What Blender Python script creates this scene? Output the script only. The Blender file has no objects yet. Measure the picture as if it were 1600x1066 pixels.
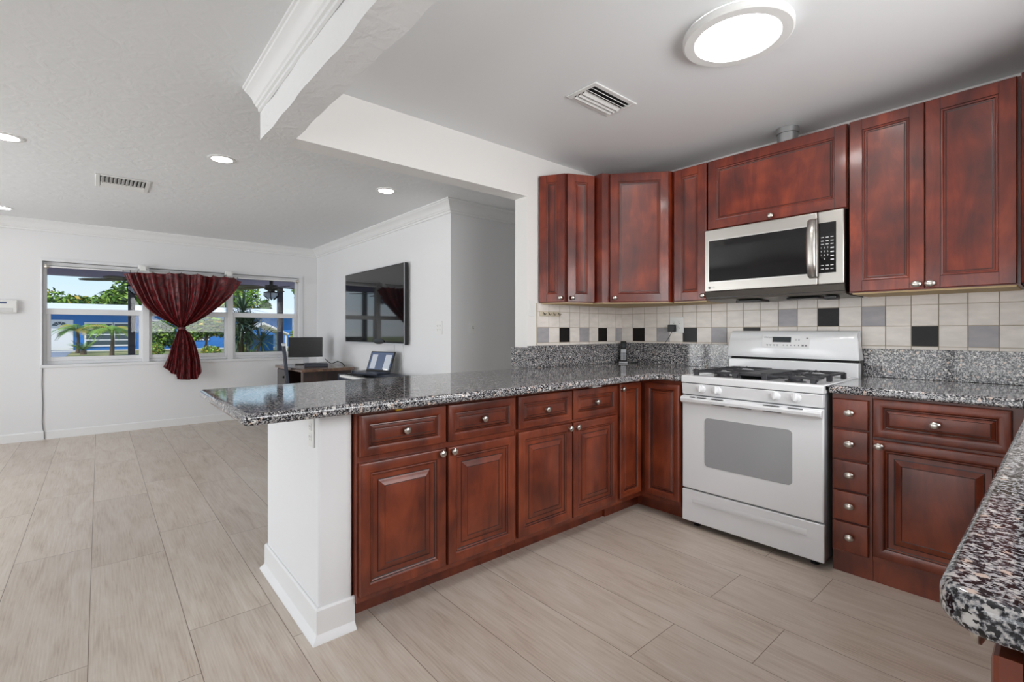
import bpy, bmesh, math, random
from mathutils import Vector, Matrix
random.seed(7)
S = bpy.context.scene
COL = S.collection
R = math.radians

# ------------------------------------------------------------------ camera
cam_d = bpy.data.cameras.new('camera')
cam = bpy.data.objects.new('camera', cam_d); COL.objects.link(cam)
cam.location = (0, 0, 1.18)
cam.rotation_euler = (R(90), 0, math.atan2(0.758, 0.6523))
cam_d.sensor_width = 36; cam_d.lens = 749.53 / 1600 * 36
cam_d.shift_y = -15 / 1600
cam_d.clip_start = 0.05; cam_d.clip_end = 400
S.camera = cam
S.view_settings.view_transform = 'Standard'
S.view_settings.look = 'None'
S.view_settings.gamma = 1.0
S.view_settings.exposure = 0.0
S.view_settings.use_curve_mapping = False

# ------------------------------------------------------------------ world: hazy blue sky with clouds
W = bpy.data.worlds.new('sky'); S.world = W; W.use_nodes = True
nt = W.node_tree; nt.nodes.clear()
o_ = nt.nodes.new('ShaderNodeOutputWorld'); bg = nt.nodes.new('ShaderNodeBackground')
tc = nt.nodes.new('ShaderNodeTexCoord'); sep = nt.nodes.new('ShaderNodeSeparateXYZ')
rp = nt.nodes.new('ShaderNodeValToRGB'); mp = nt.nodes.new('ShaderNodeMapping')
nz = nt.nodes.new('ShaderNodeTexNoise'); r2 = nt.nodes.new('ShaderNodeValToRGB'); mx = nt.nodes.new('ShaderNodeMixRGB')
L = nt.links.new
L(tc.outputs['Generated'], sep.inputs[0]); L(sep.outputs['Z'], rp.inputs[0])
e = rp.color_ramp.elements
e[0].position = 0.0; e[0].color = (.80, .91, .98, 1); e[1].position = 0.45; e[1].color = (.20, .45, .85, 1)
m_ = rp.color_ramp.elements.new(0.10); m_.color = (.60, .82, .98, 1)
mp.inputs['Scale'].default_value = (3, 3, 14); L(tc.outputs['Generated'], mp.inputs[0]); L(mp.outputs[0], nz.inputs['Vector'])
nz.inputs['Scale'].default_value = 1.6; nz.inputs['Detail'].default_value = 6
L(nz.outputs['Fac'], r2.inputs[0])
r2.color_ramp.elements[0].position = .5; r2.color_ramp.elements[0].color = (0, 0, 0, 1)
r2.color_ramp.elements[1].position = .68; r2.color_ramp.elements[1].color = (.7, .7, .7, 1)
L(r2.outputs[0], mx.inputs[0]); L(rp.outputs[0], mx.inputs[1]); mx.inputs[2].default_value = (.95, .97, 1, 1)
L(mx.outputs[0], bg.inputs[0]); bg.inputs[1].default_value = 1.1
L(bg.outputs[0], o_.inputs[0])

# ------------------------------------------------------------------ sun, fill lamps added at made-up doors behind the camera, sink-window daylight
def light(name, kind, loc, rot, energy, color=(1, 1, 1), **k):
    d = bpy.data.lights.new(name, kind); d.energy = energy; d.color = color
    for a, b in k.items(): setattr(d, a, b)
    o = bpy.data.objects.new(name, d); COL.objects.link(o); o.location = loc; o.rotation_euler = rot
    return o
SUN = light('sun', 'SUN', (0, 0, 20), (R(48), 0, R(42)), 3.4, (1, .96, .9), angle=R(.6))
FILL1 = light('fill_light_living', 'AREA', (-5.1, -3.22, 1.15), (R(90), 0, 0), 108, (.97, .985, 1), shape='RECTANGLE', size=2.6, size_y=2.0)  # added fill for the living room, outside a made-up door
FILL2 = light('fill_light_dining', 'AREA', (-1.2, -3.22, 1.15), (R(90), 0, 0), 48, (1, .995, .99), shape='RECTANGLE', size=2.6, size_y=2.0)  # added fill for the dining side, outside a made-up door
DAY3 = light('daylight_sink_window', 'AREA', (.86, 1.75, 1.6), (R(90), 0, R(90)), 68, (1, .995, .99), shape='RECTANGLE', size=2.4, size_y=1.0)

# ------------------------------------------------------------------ materials
def lin(r, g, b):
    f = lambda c: (c/255/12.92) if c/255 <= .04045 else ((c/255+.055)/1.055)**2.4
    return (f(r), f(g), f(b), 1)
def mat(name, rgb=(200, 200, 200), rough=.5, metal=0, coat=0, coat_r=.1, spec=.5, bump=None, emit=None, estr=0):
    m = bpy.data.materials.new(name); m.use_nodes = True
    b = m.node_tree.nodes['Principled BSDF']
    b.inputs['Base Color'].default_value = lin(*rgb)
    b.inputs['Roughness'].default_value = rough; b.inputs['Metallic'].default_value = metal
    b.inputs['Coat Weight'].default_value = coat; b.inputs['Coat Roughness'].default_value = coat_r
    b.inputs['Specular IOR Level'].default_value = spec
    if emit: b.inputs['Emission Color'].default_value = lin(*emit); b.inputs['Emission Strength'].default_value = estr
    if bump:
        n = N(m, 'ShaderNodeTexNoise'); n.inputs['Scale'].default_value = bump[0]; n.inputs['Detail'].default_value = 5
        n.inputs['Distortion'].default_value = bump[2] if len(bump) > 2 else 0
        t = N(m, 'ShaderNodeTexCoord'); bp = N(m, 'ShaderNodeBump'); bp.inputs['Distance'].default_value = bump[1]
        l = m.node_tree.links.new
        l(t.outputs['Object'], n.inputs['Vector']); l(n.outputs['Fac'], bp.inputs['Height']); l(bp.outputs[0], b.inputs['Normal'])
    return m
def N(m, t): return m.node_tree.nodes.new(t)
def ramp(m, stops, const=False):
    r = N(m, 'ShaderNodeValToRGB'); el = r.color_ramp.elements
    if const: r.color_ramp.interpolation = 'CONSTANT'
    while len(el) > 1: el.remove(el[-1])
    el[0].position = stops[0][0]; el[0].color = stops[0][1]
    for p, c in stops[1:]:
        x = el.new(p); x.color = c
    return r
def wood(name, dark, mid, light_, scale=(9, 9, 1.0), rough=.33, coat=.5, coat_r=.16):
    m = mat(name, mid, rough, coat=coat, coat_r=coat_r); b = m.node_tree.nodes['Principled BSDF']; l = m.node_tree.links.new
    t = N(m, 'ShaderNodeTexCoord'); mp = N(m, 'ShaderNodeMapping'); mp.inputs['Scale'].default_value = scale
    oi = N(m, 'ShaderNodeObjectInfo'); ad = N(m, 'ShaderNodeVectorMath'); ad.operation = 'ADD'
    sc = N(m, 'ShaderNodeMath'); sc.operation = 'MULTIPLY'; sc.inputs[1].default_value = 37
    l(oi.outputs['Random'], sc.inputs[0]); l(t.outputs['Object'], ad.inputs[0]); l(sc.outputs[0], ad.inputs[1])
    l(ad.outputs[0], mp.inputs[0])
    n1 = N(m, 'ShaderNodeTexNoise'); n1.inputs['Scale'].default_value = 2.2; n1.inputs['Detail'].default_value = 8; n1.inputs['Roughness'].default_value = .65; n1.inputs['Distortion'].default_value = .6
    l(mp.outputs[0], n1.inputs['Vector'])
    n2 = N(m, 'ShaderNodeTexNoise'); n2.inputs['Scale'].default_value = 5; n2.inputs['Detail'].default_value = 2
    l(ad.outputs[0], n2.inputs['Vector'])
    mxx = N(m, 'ShaderNodeMath'); mxx.operation = 'ADD'; ml = N(m, 'ShaderNodeMath'); ml.operation = 'MULTIPLY'; ml.inputs[1].default_value = .5
    l(n1.outputs['Fac'], mxx.inputs[0]); l(n2.outputs['Fac'], mxx.inputs[1]); l(mxx.outputs[0], ml.inputs[0])
    r = ramp(m, [(.38, lin(*dark)), (.5, lin(*mid)), (.63, lin(*light_))])
    l(ml.outputs[0], r.inputs[0]); l(r.outputs[0], b.inputs['Base Color'])
    return m

M = {}
M['wall'] = mat('wall_paint', (230, 230, 231), .6, bump=(6, .002))
M['wall_kitchen'] = mat('kitchen_paint', (236, 234, 231), .55, bump=(7, .002))
M['stucco'] = mat('rough_stucco_paint', (234, 234, 234), .6, bump=(16, .005, .8))
M['ceil'] = mat('ceiling_paint', (232, 233, 234), .65, bump=(10, .0035, 1.0))
M['ceil_kitchen'] = mat('kitchen_ceiling_paint', (236, 238, 239), .5, bump=(4, .0012, .4))
M['trim'] = mat('white_trim_paint', (234, 234, 234), .4)
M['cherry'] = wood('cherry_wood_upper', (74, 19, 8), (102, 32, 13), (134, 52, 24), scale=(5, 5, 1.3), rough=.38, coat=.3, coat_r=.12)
M['cherry_low'] = wood('cherry_wood_lower', (78, 29, 14), (108, 45, 23), (132, 60, 32), scale=(5, 5, 1.3), rough=.4, coat=.22, coat_r=.18)  # tone split from the uppers mostly imitates their different lighting
M['glaze'] = mat('dark_glaze', (34, 9, 6), .4)
M['raw'] = mat('raw_plywood', (196, 170, 128), .7)
M['dark'] = mat('black_shadow_gap', (14, 12, 12), .7)
M['nickel'] = mat('brushed_nickel', (205, 200, 192), .3, metal=1)
M['enamel'] = mat('white_enamel', (229, 230, 231), .18, coat=.3, coat_r=.05)
M['enamel_g'] = mat('grey_enamel', (150, 152, 155), .3)
M['iron'] = mat('cast_iron', (48, 48, 52), .5)
M['black'] = mat('black_plastic', (16, 16, 18), .3)
M['black_gloss'] = mat('black_gloss_glass', (12, 12, 14), .05, coat=.5, coat_r=.02)
M['steel'] = mat('stainless_steel', (186, 182, 176), .34, metal=1)
M['steel_d'] = mat('dark_steel', (120, 116, 110), .4, metal=.8)
M['galv'] = mat('galvanised_metal', (190, 192, 192), .38, metal=.9)
M['wplastic'] = mat('white_plastic', (232, 232, 230), .35)
M['cream'] = mat('cream_plastic', (208, 196, 174), .5)
M['mark'] = mat('grey_print', (120, 120, 122), .6)
M['wmark'] = mat('white_print', (215, 215, 215), .6)
M['yellow'] = mat('yellow_sticker', (235, 180, 40), .5)
M['ovenglass'] = mat('oven_window_glass', (158, 160, 161), .12, coat=.6, coat_r=.03)
M['lamp'] = mat('lit_diffuser', (255, 255, 255), .5, emit=(255, 252, 250), estr=32)
M['can'] = mat('lit_recessed_lens', (255, 255, 255), .5, emit=(255, 252, 248), estr=22)
M['desk'] = wood('dark_walnut_desk', (24, 14, 12), (38, 24, 20), (58, 38, 30), rough=.35, coat=.2)
M['desktop'] = wood('walnut_desk_top', (84, 62, 50), (112, 86, 70), (136, 108, 90), scale=(1, 9, 9), rough=.25)
M['bluegrey'] = mat('dark_blue_grey_plastic', (40, 46, 60), .35)
M['screen_off'] = mat('switched_off_screen', (26, 27, 30), .25)
M['laptop_screen'] = mat('laptop_glass', (60, 72, 96), .06, coat=.6, coat_r=.02, emit=(110, 130, 165), estr=.25)  # blue glow imitates the window reflected in the glass
M['reflection_pane'] = mat('painted_window_reflection', (190, 196, 206), .3, emit=(190, 196, 206), estr=.12)  # bright window reflection painted as glowing panes
M['silver'] = mat('silver_plastic', (196, 198, 202), .35, metal=.1)
M['screen_lcd'] = mat('lcd_blue_grey', (86, 98, 128), .2)
M['alu'] = mat('white_window_aluminium', (226, 227, 229), .35)
M['lcd'] = mat('lcd_dark', (52, 58, 60), .2)

def granite():
    m = mat('speckled_granite', (130, 130, 130), .06, spec=.5)
    b = m.node_tree.nodes['Principled BSDF']; l = m.node_tree.links.new
    t = N(m, 'ShaderNodeTexCoord'); n = N(m, 'ShaderNodeTexNoise'); n.inputs['Scale'].default_value = 60; n.inputs['Detail'].default_value = 3
    l(t.outputs['Object'], n.inputs['Vector'])
    ad = N(m, 'ShaderNodeMixRGB'); ad.blend_type = 'LINEAR_LIGHT'; ad.inputs[0].default_value = .008
    l(t.outputs['Object'], ad.inputs[1]); l(n.outputs['Color'], ad.inputs[2])
    c = lambda *a: lin(*a)
    fine = N(m, 'ShaderNodeTexNoise'); fine.inputs['Scale'].default_value = 185; fine.inputs['Detail'].default_value = 4; fine.inputs['Roughness'].default_value = .62
    l(t.outputs['Object'], fine.inputs['Vector'])
    r1 = ramp(m, [(.40, c(22, 22, 26)), (.45, c(64, 64, 70)), (.495, c(122, 122, 126)), (.55, c(174, 172, 172)), (.66, c(208, 203, 198))])
    l(fine.outputs['Fac'], r1.inputs[0])
    v = N(m, 'ShaderNodeTexVoronoi'); v.inputs['Scale'].default_value = 62; l(ad.outputs[0], v.inputs['Vector'])
    sp = N(m, 'ShaderNodeSeparateColor'); l(v.outputs['Color'], sp.inputs[0])
    r2 = ramp(m, [(0, c(176, 174, 176)), (.35, c(204, 200, 197)), (.6, c(205, 184, 170)), (.85, c(220, 216, 212))], True); l(sp.outputs[0], r2.inputs[0])
    sel = ramp(m, [(.5, (0, 0, 0, 1)), (.52, (1, 1, 1, 1))]); l(sp.outputs[1], sel.inputs[0])
    dd = ramp(m, [(.30, (1, 1, 1, 1)), (.46, (0, 0, 0, 1))]); l(v.outputs['Distance'], dd.inputs[0])
    mu = N(m, 'ShaderNodeMath'); mu.operation = 'MULTIPLY'; l(sel.outputs[0], mu.inputs[0]); l(dd.outputs[0], mu.inputs[1])
    mx1 = N(m, 'ShaderNodeMixRGB'); l(mu.outputs[0], mx1.inputs[0]); l(r1.outputs[0], mx1.inputs[1]); l(r2.outputs[0], mx1.inputs[2])
    v2 = N(m, 'ShaderNodeTexVoronoi'); v2.inputs['Scale'].default_value = 210; l(ad.outputs[0], v2.inputs['Vector'])
    sp2 = N(m, 'ShaderNodeSeparateColor'); l(v2.outputs['Color'], sp2.inputs[0])
    k2 = ramp(m, [(.74, (0, 0, 0, 1)), (.76, (1, 1, 1, 1))]); l(sp2.outputs[0], k2.inputs[0])
    mix2 = N(m, 'ShaderNodeMixRGB'); l(k2.outputs[0], mix2.inputs[0]); l(mx1.outputs[0], mix2.inputs[1]); mix2.inputs[2].default_value = c(30, 30, 34)
    l(mix2.outputs[0], b.inputs['Base Color'])
    return m
M['granite'] = granite()

def floor_mat():
    m = mat('washed_oak_laminate', (190, 176, 160), .34, spec=.5)
    b = m.node_tree.nodes['Principled BSDF']; l = m.node_tree.links.new
    t = N(m, 'ShaderNodeTexCoord'); mp = N(m, 'ShaderNodeMapping'); mp.inputs['Location'].default_value = (1.04, .03, 0)
    l(t.outputs['Object'], mp.inputs[0])
    br = N(m, 'ShaderNodeTexBrick'); br.offset = .75; br.offset_frequency = 2; br.squash = 1
    br.inputs['Scale'].default_value = 1; br.inputs['Brick Width'].default_value = 1.22; br.inputs['Row Height'].default_value = .298
    br.inputs['Mortar Size'].default_value = .0014; br.inputs['Mortar Smooth'].default_value = 0; br.inputs['Bias'].default_value = 0
    br.inputs['Color1'].default_value = (0, 0, 0, 1); br.inputs['Color2'].default_value = (1, 1, 1, 1); br.inputs['Mortar'].default_value = (.5, .5, .5, 1)
    l(mp.outputs[0], br.inputs['Vector'])
    off = N(m, 'ShaderNodeVectorMath'); off.operation = 'SCALE'; off.inputs['Scale'].default_value = 23; l(br.outputs['Color'], off.inputs[0])
    ad = N(m, 'ShaderNodeVectorMath'); l(t.outputs['Object'], ad.inputs[0]); l(off.outputs[0], ad.inputs[1])
    s1 = N(m, 'ShaderNodeMapping'); s1.inputs['Scale'].default_value = (1.4, 7, 1); l(ad.outputs[0], s1.inputs[0])
    g = N(m, 'ShaderNodeTexNoise'); g.inputs['Scale'].default_value = 1.6; g.inputs['Detail'].default_value = 7; g.inputs['Roughness'].default_value = .62; g.inputs['Distortion'].default_value = .9
    l(s1.outputs[0], g.inputs['Vector'])
    s2 = N(m, 'ShaderNodeMapping'); s2.inputs['Scale'].default_value = (6, 160, 1); l(ad.outputs[0], s2.inputs[0])
    f = N(m, 'ShaderNodeTexNoise'); f.inputs['Scale'].default_value = 1; f.inputs['Detail'].default_value = 3; l(s2.outputs[0], f.inputs['Vector'])
    mm = N(m, 'ShaderNodeMixRGB'); mm.inputs[0].default_value = .42; l(g.outputs['Fac'], mm.inputs[1]); l(f.outputs['Fac'], mm.inputs[2])
    r = ramp(m, [(.3, lin(178, 160, 144)), (.47, lin(204, 190, 175)), (.66, lin(217, 207, 195))]); l(mm.outputs[0], r.inputs[0])
    tone = N(m, 'ShaderNodeMixRGB'); tone.blend_type = 'MULTIPLY'; tone.inputs[0].default_value = 1
    tr = ramp(m, [(0, (.91, .90, .90, 1)), (1, (1.0, 1.0, 1.0, 1))]); l(br.outputs['Color'], tr.inputs[0])
    l(r.outputs[0], tone.inputs[1]); l(tr.outputs[0], tone.inputs[2])
    gr = N(m, 'ShaderNodeMixRGB'); l(br.outputs['Fac'], gr.inputs[0]); l(tone.outputs[0], gr.inputs[1]); gr.inputs[2].default_value = lin(128, 110, 96)
    l(gr.outputs[0], b.inputs['Base Color'])
    bp = N(m, 'ShaderNodeBump'); bp.inputs['Distance'].default_value = .0006; l(f.outputs['Fac'], bp.inputs['Height']); l(bp.outputs[0], b.inputs['Normal'])
    return m
M['floor'] = floor_mat()

def tile_mat(name, rgb, rgb2):
    m = mat(name, rgb, .35, spec=.25); b = m.node_tree.nodes['Principled BSDF']; l = m.node_tree.links.new
    t = N(m, 'ShaderNodeTexCoord'); mp = N(m, 'ShaderNodeMapping'); mp.inputs['Scale'].default_value = (8, 8, 22); mp.inputs['Rotation'].default_value = (.2, .3, 0)
    n = N(m, 'ShaderNodeTexNoise'); n.inputs['Scale'].default_value = 1.4; n.inputs['Detail'].default_value = 5
    l(t.outputs['Object'], mp.inputs[0]); l(mp.outputs[0], n.inputs['Vector'])
    r = ramp(m, [(.35, lin(*rgb)), (.65, lin(*rgb2))]); l(n.outputs['Fac'], r.inputs[0]); l(r.outputs[0], b.inputs['Base Color'])
    return m
M['tile'] = tile_mat('beige_tile', (238, 231, 224), (226, 219, 212))
M['tile_grey'] = tile_mat('grey_tile', (176, 172, 174), (162, 160, 164))
M['tile_black'] = tile_mat('black_tile', (20, 17, 18), (30, 25, 26))
M['grout'] = mat('cream_grout', (190, 178, 160), .8)

def glass():
    m = bpy.data.materials.new('thin_window_glass'); m.use_nodes = True; n = m.node_tree; n.nodes.clear()
    o = n.nodes.new('ShaderNodeOutputMaterial'); mx = n.nodes.new('ShaderNodeMixShader'); t = n.nodes.new('ShaderNodeBsdfTransparent')
    g = n.nodes.new('ShaderNodeBsdfGlossy'); g.inputs['Roughness'].default_value = .02
    f = n.nodes.new('ShaderNodeFresnel'); f.inputs['IOR'].default_value = 1.3
    l = n.links.new; l(f.outputs[0], mx.inputs[0]); l(t.outputs[0], mx.inputs[1]); l(g.outputs[0], mx.inputs[2]); l(mx.outputs[0], o.inputs[0])
    return m
M['glass'] = glass()

def velvet():
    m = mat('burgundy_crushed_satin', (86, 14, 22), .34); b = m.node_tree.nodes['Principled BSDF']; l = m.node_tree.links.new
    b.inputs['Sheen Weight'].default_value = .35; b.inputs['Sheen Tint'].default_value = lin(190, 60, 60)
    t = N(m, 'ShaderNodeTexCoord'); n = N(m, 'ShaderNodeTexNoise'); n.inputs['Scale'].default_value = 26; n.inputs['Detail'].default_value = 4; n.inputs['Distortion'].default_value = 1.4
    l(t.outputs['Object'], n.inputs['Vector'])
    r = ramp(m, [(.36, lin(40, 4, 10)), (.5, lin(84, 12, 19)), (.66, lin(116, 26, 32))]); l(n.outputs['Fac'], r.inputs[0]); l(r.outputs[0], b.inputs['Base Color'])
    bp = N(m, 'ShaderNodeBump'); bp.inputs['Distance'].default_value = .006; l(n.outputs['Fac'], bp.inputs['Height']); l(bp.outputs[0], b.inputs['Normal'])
    return m
M['velvet'] = velvet()
# outdoors
M['lawn'] = mat('dry_lawn', (150, 146, 92), .9)
def noise_col(m, scale, stops):
    b = m.node_tree.nodes['Principled BSDF']; l = m.node_tree.links.new
    t = N(m, 'ShaderNodeTexCoord'); n = N(m, 'ShaderNodeTexNoise'); n.inputs['Scale'].default_value = scale; n.inputs['Detail'].default_value = 6
    l(t.outputs['Object'], n.inputs['Vector']); r = ramp(m, [(p, lin(*c)) for p, c in stops]); l(n.outputs['Fac'], r.inputs[0]); l(r.outputs[0], b.inputs['Base Color'])
noise_col(M['lawn'], .8, [(.35, (96, 106, 56)), (.5, (138, 134, 82)), (.65, (176, 164, 112))])
M['asphalt'] = mat('grey_driveway', (140, 146, 158), .9)
M['concrete'] = mat('pale_concrete', (205, 202, 196), .9)
M['blue'] = mat('bright_blue_render', (52, 118, 190), .7, bump=(4, .01))
M['white_roof'] = mat('white_roof_membrane', (226, 226, 226), .7)
M['white_ext'] = mat('white_exterior_paint', (222, 222, 222), .6)
M['housewin'] = mat('dark_window_glass', (70, 84, 92), .15)
M['porch'] = mat('purple_grey_paint', (176, 166, 186), .7)
M['postp'] = mat('dark_grey_post_paint', (72, 68, 76), .6)
M['fanwood'] = mat('dark_brown_blade', (70, 54, 50), .5)
M['bronze'] = mat('dark_bronze', (40, 34, 34), .4, metal=.6)
M['frost'] = mat('frosted_lamp_glass', (205, 212, 220), .3)
M['trunk'] = mat('grey_brown_bark', (98, 84, 70), .9)
def leaf(name, rgb):
    m = mat(name, rgb, .55); b = m.node_tree.nodes['Principled BSDF']
    b.inputs['Transmission Weight'].default_value = 0
    return m
M['leaf_l'] = leaf('light_green_leaf', (138, 172, 62))  # lightest leaf tone, mixed in at random
M['leaf_m'] = leaf('mid_green_leaf', (84, 122, 44))
M['leaf_d'] = leaf('dark_green_leaf', (44, 70, 34))
M['leaf_y'] = leaf('yellowing_leaf', (196, 168, 70))
M['leaf_blue'] = leaf('blue_green_blade', (62, 84, 66))

# ------------------------------------------------------------------ mesh builder
class MB:
    def __init__(s): s.v = []; s.f = []; s.m = []
    def add(s, vs, fs, mi=0):
        o = len(s.v); s.v += [tuple(x) for x in vs]; s.f += [tuple(i+o for i in q) for q in fs]; s.m += [mi]*len(fs); return s
    def box(s, x0, x1, y0, y1, z0, z1, mi=0):
        return s.add([(x0,y0,z0),(x1,y0,z0),(x1,y1,z0),(x0,y1,z0),(x0,y0,z1),(x1,y0,z1),(x1,y1,z1),(x0,y1,z1)],
                     [(0,3,2,1),(4,5,6,7),(0,1,5,4),(1,2,6,5),(2,3,7,6),(3,0,4,7)], mi)
    def obox(s, o, U, V, Nn, u0, u1, v0, v1, n0, n1, mi=0):   # box in an oriented frame
        o, U, V, Nn = map(Vector, (o, U, V, Nn)); p = lambda a, b, c: o+U*a+V*b+Nn*c
        return s.add([p(u0,v0,n0),p(u1,v0,n0),p(u1,v1,n0),p(u0,v1,n0),p(u0,v0,n1),p(u1,v0,n1),p(u1,v1,n1),p(u0,v1,n1)],
                     [(0,3,2,1),(4,5,6,7),(0,1,5,4),(1,2,6,5),(2,3,7,6),(3,0,4,7)], mi)
    def prism(s, poly, z0, z1, mi=0, f=lambda a, b, c: (a, b, c)):
        n = len(poly)
        vs = [f(a, b, z0) for a, b in poly]+[f(a, b, z1) for a, b in poly]
        return s.add(vs, [tuple(range(n))[::-1], tuple(range(n, 2*n))]+[(i, (i+1) % n, n+(i+1) % n, n+i) for i in range(n)], mi)
    def lathe(s, prof, c, axis=(0,0,1), seg=24, mi=0, su=1.0, U=None, caps=True):
        A = Vector(axis).normalized(); U = Vector(U) if U else A.orthogonal().normalized(); Vv = A.cross(U); c = Vector(c)
        vs = []; fs = []
        for r, h in prof:
            for k in range(seg):
                a = 2*math.pi*k/seg; vs.append(c+A*h+U*(r*su*math.cos(a))+Vv*(r*math.sin(a)))
        for i in range(len(prof)-1):
            for k in range(seg):
                k2 = (k+1) % seg; fs.append((i*seg+k, i*seg+k2, (i+1)*seg+k2, (i+1)*seg+k))
        if caps: fs.append(tuple(range(seg))[::-1]); fs.append(tuple((len(prof)-1)*seg+k for k in range(seg)))
        return s.add(vs, fs, mi)
    def tube(s, pts, r, seg=8, mi=0):
        pts = [Vector(p) for p in pts]; rs = r if isinstance(r, (list, tuple)) else [r]*len(pts)
        vs = []; fs = []; prev = None
        for i, p in enumerate(pts):
            d = (pts[min(i+1, len(pts)-1)]-pts[max(i-1, 0)]).normalized()
            if prev is None: u = d.orthogonal().normalized()
            else: u = (prev-d*prev.dot(d)).normalized()
            prev = u; w = d.cross(u)
            for k in range(seg):
                a = 2*math.pi*k/seg; vs.append(p+u*(rs[i]*math.cos(a))+w*(rs[i]*math.sin(a)))
        for i in range(len(pts)-1):
            for k in range(seg):
                k2 = (k+1) % seg; fs.append((i*seg+k, i*seg+k2, (i+1)*seg+k2, (i+1)*seg+k))
        fs.append(tuple(range(seg))[::-1]); fs.append(tuple((len(pts)-1)*seg+k for k in range(seg)))
        return s.add(vs, fs, mi)
    def rings(s, o, U, Nn, w, h, rings):        # nested rectangles: (inset, height, material of the step leading here)
        o, U, Nn = map(Vector, (o, U, Nn)); Z = Vector((0,0,1)); vs = []; fs = []; ms = []
        for i, (ins, d, mi) in enumerate(rings):
            for a, b in ((ins, ins), (w-ins, ins), (w-ins, h-ins), (ins, h-ins)): vs.append(o+U*a+Z*b+Nn*d)
            if i:
                for k in range(4):
                    k2 = (k+1) % 4; fs.append(((i-1)*4+k, (i-1)*4+k2, i*4+k2, i*4+k)); ms.append(mi)
        q = (len(rings)-1)*4; fs.append((q, q+1, q+2, q+3)); ms.append(rings[-1][2] if len(rings[-1]) < 4 else rings[-1][3])
        fs.append((3, 2, 1, 0)); ms.append(0)
        off = len(s.v); s.v += [tuple(x) for x in vs]; s.f += [tuple(i+off for i in q) for q in fs]; s.m += ms
        return s
    def build(s, name, mats, parent=None, bevel=0, bseg=2, smooth=30, loc=None, fix=True):
        base = world_loc(parent) if parent else Vector((0,0,0))
        if loc is None:
            if parent: loc = base
            else:
                xs = [v[0] for v in s.v]; ys = [v[1] for v in s.v]; zs = [v[2] for v in s.v]
                loc = Vector(((min(xs)+max(xs))/2, (min(ys)+max(ys))/2, min(zs)))
        loc = Vector(loc)
        me = bpy.data.meshes.new(name); me.from_pydata([tuple(Vector(v)-loc) for v in s.v], [], s.f)
        mats = mats if isinstance(mats, (list, tuple)) else [mats]
        for m in mats: me.materials.append(m)
        for p, mi in zip(me.polygons, s.m): p.material_index = mi
        if fix:
            bm = bmesh.new(); bm.from_mesh(me); bmesh.ops.recalc_face_normals(bm, faces=bm.faces); bm.to_mesh(me); bm.free()
        if smooth:
            for p in me.polygons: p.use_smooth = True
            me.set_sharp_from_angle(angle=R(smooth))
        o = bpy.data.objects.new(name, me); COL.objects.link(o)
        if parent: o.parent = parent; o.location = loc-base
        else: o.location = loc
        if bevel:
            b = o.modifiers.new('bevel', 'BEVEL'); b.width = bevel; b.segments = bseg; b.limit_method = 'ANGLE'; b.angle_limit = R(40)
            b.harden_normals = False
        return o
def world_loc(o):
    p = Vector((0,0,0))
    while o: p = p+o.location; o = o.parent
    return p
def tag(o, label, cat, group=None, kind=None):
    o['label'] = label; o['category'] = cat
    if group: o['group'] = group
    if kind: o['kind'] = kind
    return o
def thing(name, label, cat, loc, group=None):
    o = bpy.data.objects.new(name, None); COL.objects.link(o); o.location = loc; o.empty_display_size = .1
    return tag(o, label, cat, group)
def struct(o): o['kind'] = 'structure'; return o
def copy_tree(o, parent=None):
    c = o.copy(); COL.objects.link(c)
    if parent: c.parent = parent
    for ch in list(o.children): copy_tree(ch, c)
    return c
def text(parent, name, body, pos, U, Nn, size, m, align='LEFT', sx=1.0):
    cu = bpy.data.curves.new(name, 'FONT'); cu.body = body; cu.size = size; cu.align_x = align; cu.align_y = 'CENTER'; cu.extrude = .0002
    t = bpy.data.objects.new(name, cu); COL.objects.link(t)
    dg = bpy.context.evaluated_depsgraph_get(); me = bpy.data.meshes.new_from_object(t.evaluated_get(dg))
    bpy.data.objects.remove(t); me.materials.clear(); me.materials.append(m)
    U = Vector(U); Nn = Vector(Nn); Vv = Nn.cross(U)
    mt = Matrix((U, Vv, Nn)).transposed().to_4x4() @ Matrix.Diagonal((sx, 1, 1, 1)); me.transform(mt)
    o = bpy.data.objects.new(name, me); COL.objects.link(o); o.parent = parent; o.location = Vector(pos)-world_loc(parent)
    return o
Z = (0, 0, 1)

# ================================================================== SETTING
ZL, ZK = 2.385, 2.45      # living and kitchen ceiling heights
ZB = 2.143                # underside of the header
WIN = (-.47, 2.20, .81, 1.955)
struct(MB().box(-7.45, .80, -3.15, 5.2, -.12, 0).build('floor', M['floor'], smooth=0, loc=(0, 0, 0)))
y0, y1, z0, z1 = WIN
struct(MB().box(-7.45, -7.3, -3.15, y0, 0, 2.6).box(-7.45, -7.3, y1, 2.6, 0, 2.6).box(-7.45, -7.3, y0, y1, 0, z0).box(-7.45, -7.3, y0, y1, z1, 2.6)
       .build('wall_west', M['wall'], smooth=0, loc=(-7.3, 0, 0)))
struct(MB().box(-7.3, -3.86, 2.45, 2.6, 0, 2.6).build('wall_north', M['wall'], smooth=0))
struct(MB().box(-3.86, -3.71, 2.45, 5.2, 0, 2.6).build('wall_hall', M['wall'], smooth=0))
struct(MB().box(-3.71, -2.66, 5.05, 5.2, 0, 2.6).build('wall_hall_end', M['wall'], smooth=0))
struct(MB().box(-2.66, -2.53, 2.32, 5.05, 0, 2.6).build('wall_kitchen_west', M['wall_kitchen'], smooth=0))
struct(MB().box(-2.53, .62, 3.43, 3.58, 0, 2.6).build('wall_kitchen_north', M['wall_kitchen'], smooth=0))
struct(MB().box(.62, .77, -3.0, .55, 0, 2.6).box(.62, .77, 2.78, 3.58, 0, 2.6).box(.62, .77, .55, 2.78, 0, 1.1).box(.62, .77, .55, 2.78, 2.1, 2.6)
       .build('wall_east', M['wall_kitchen'], smooth=0))
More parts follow.
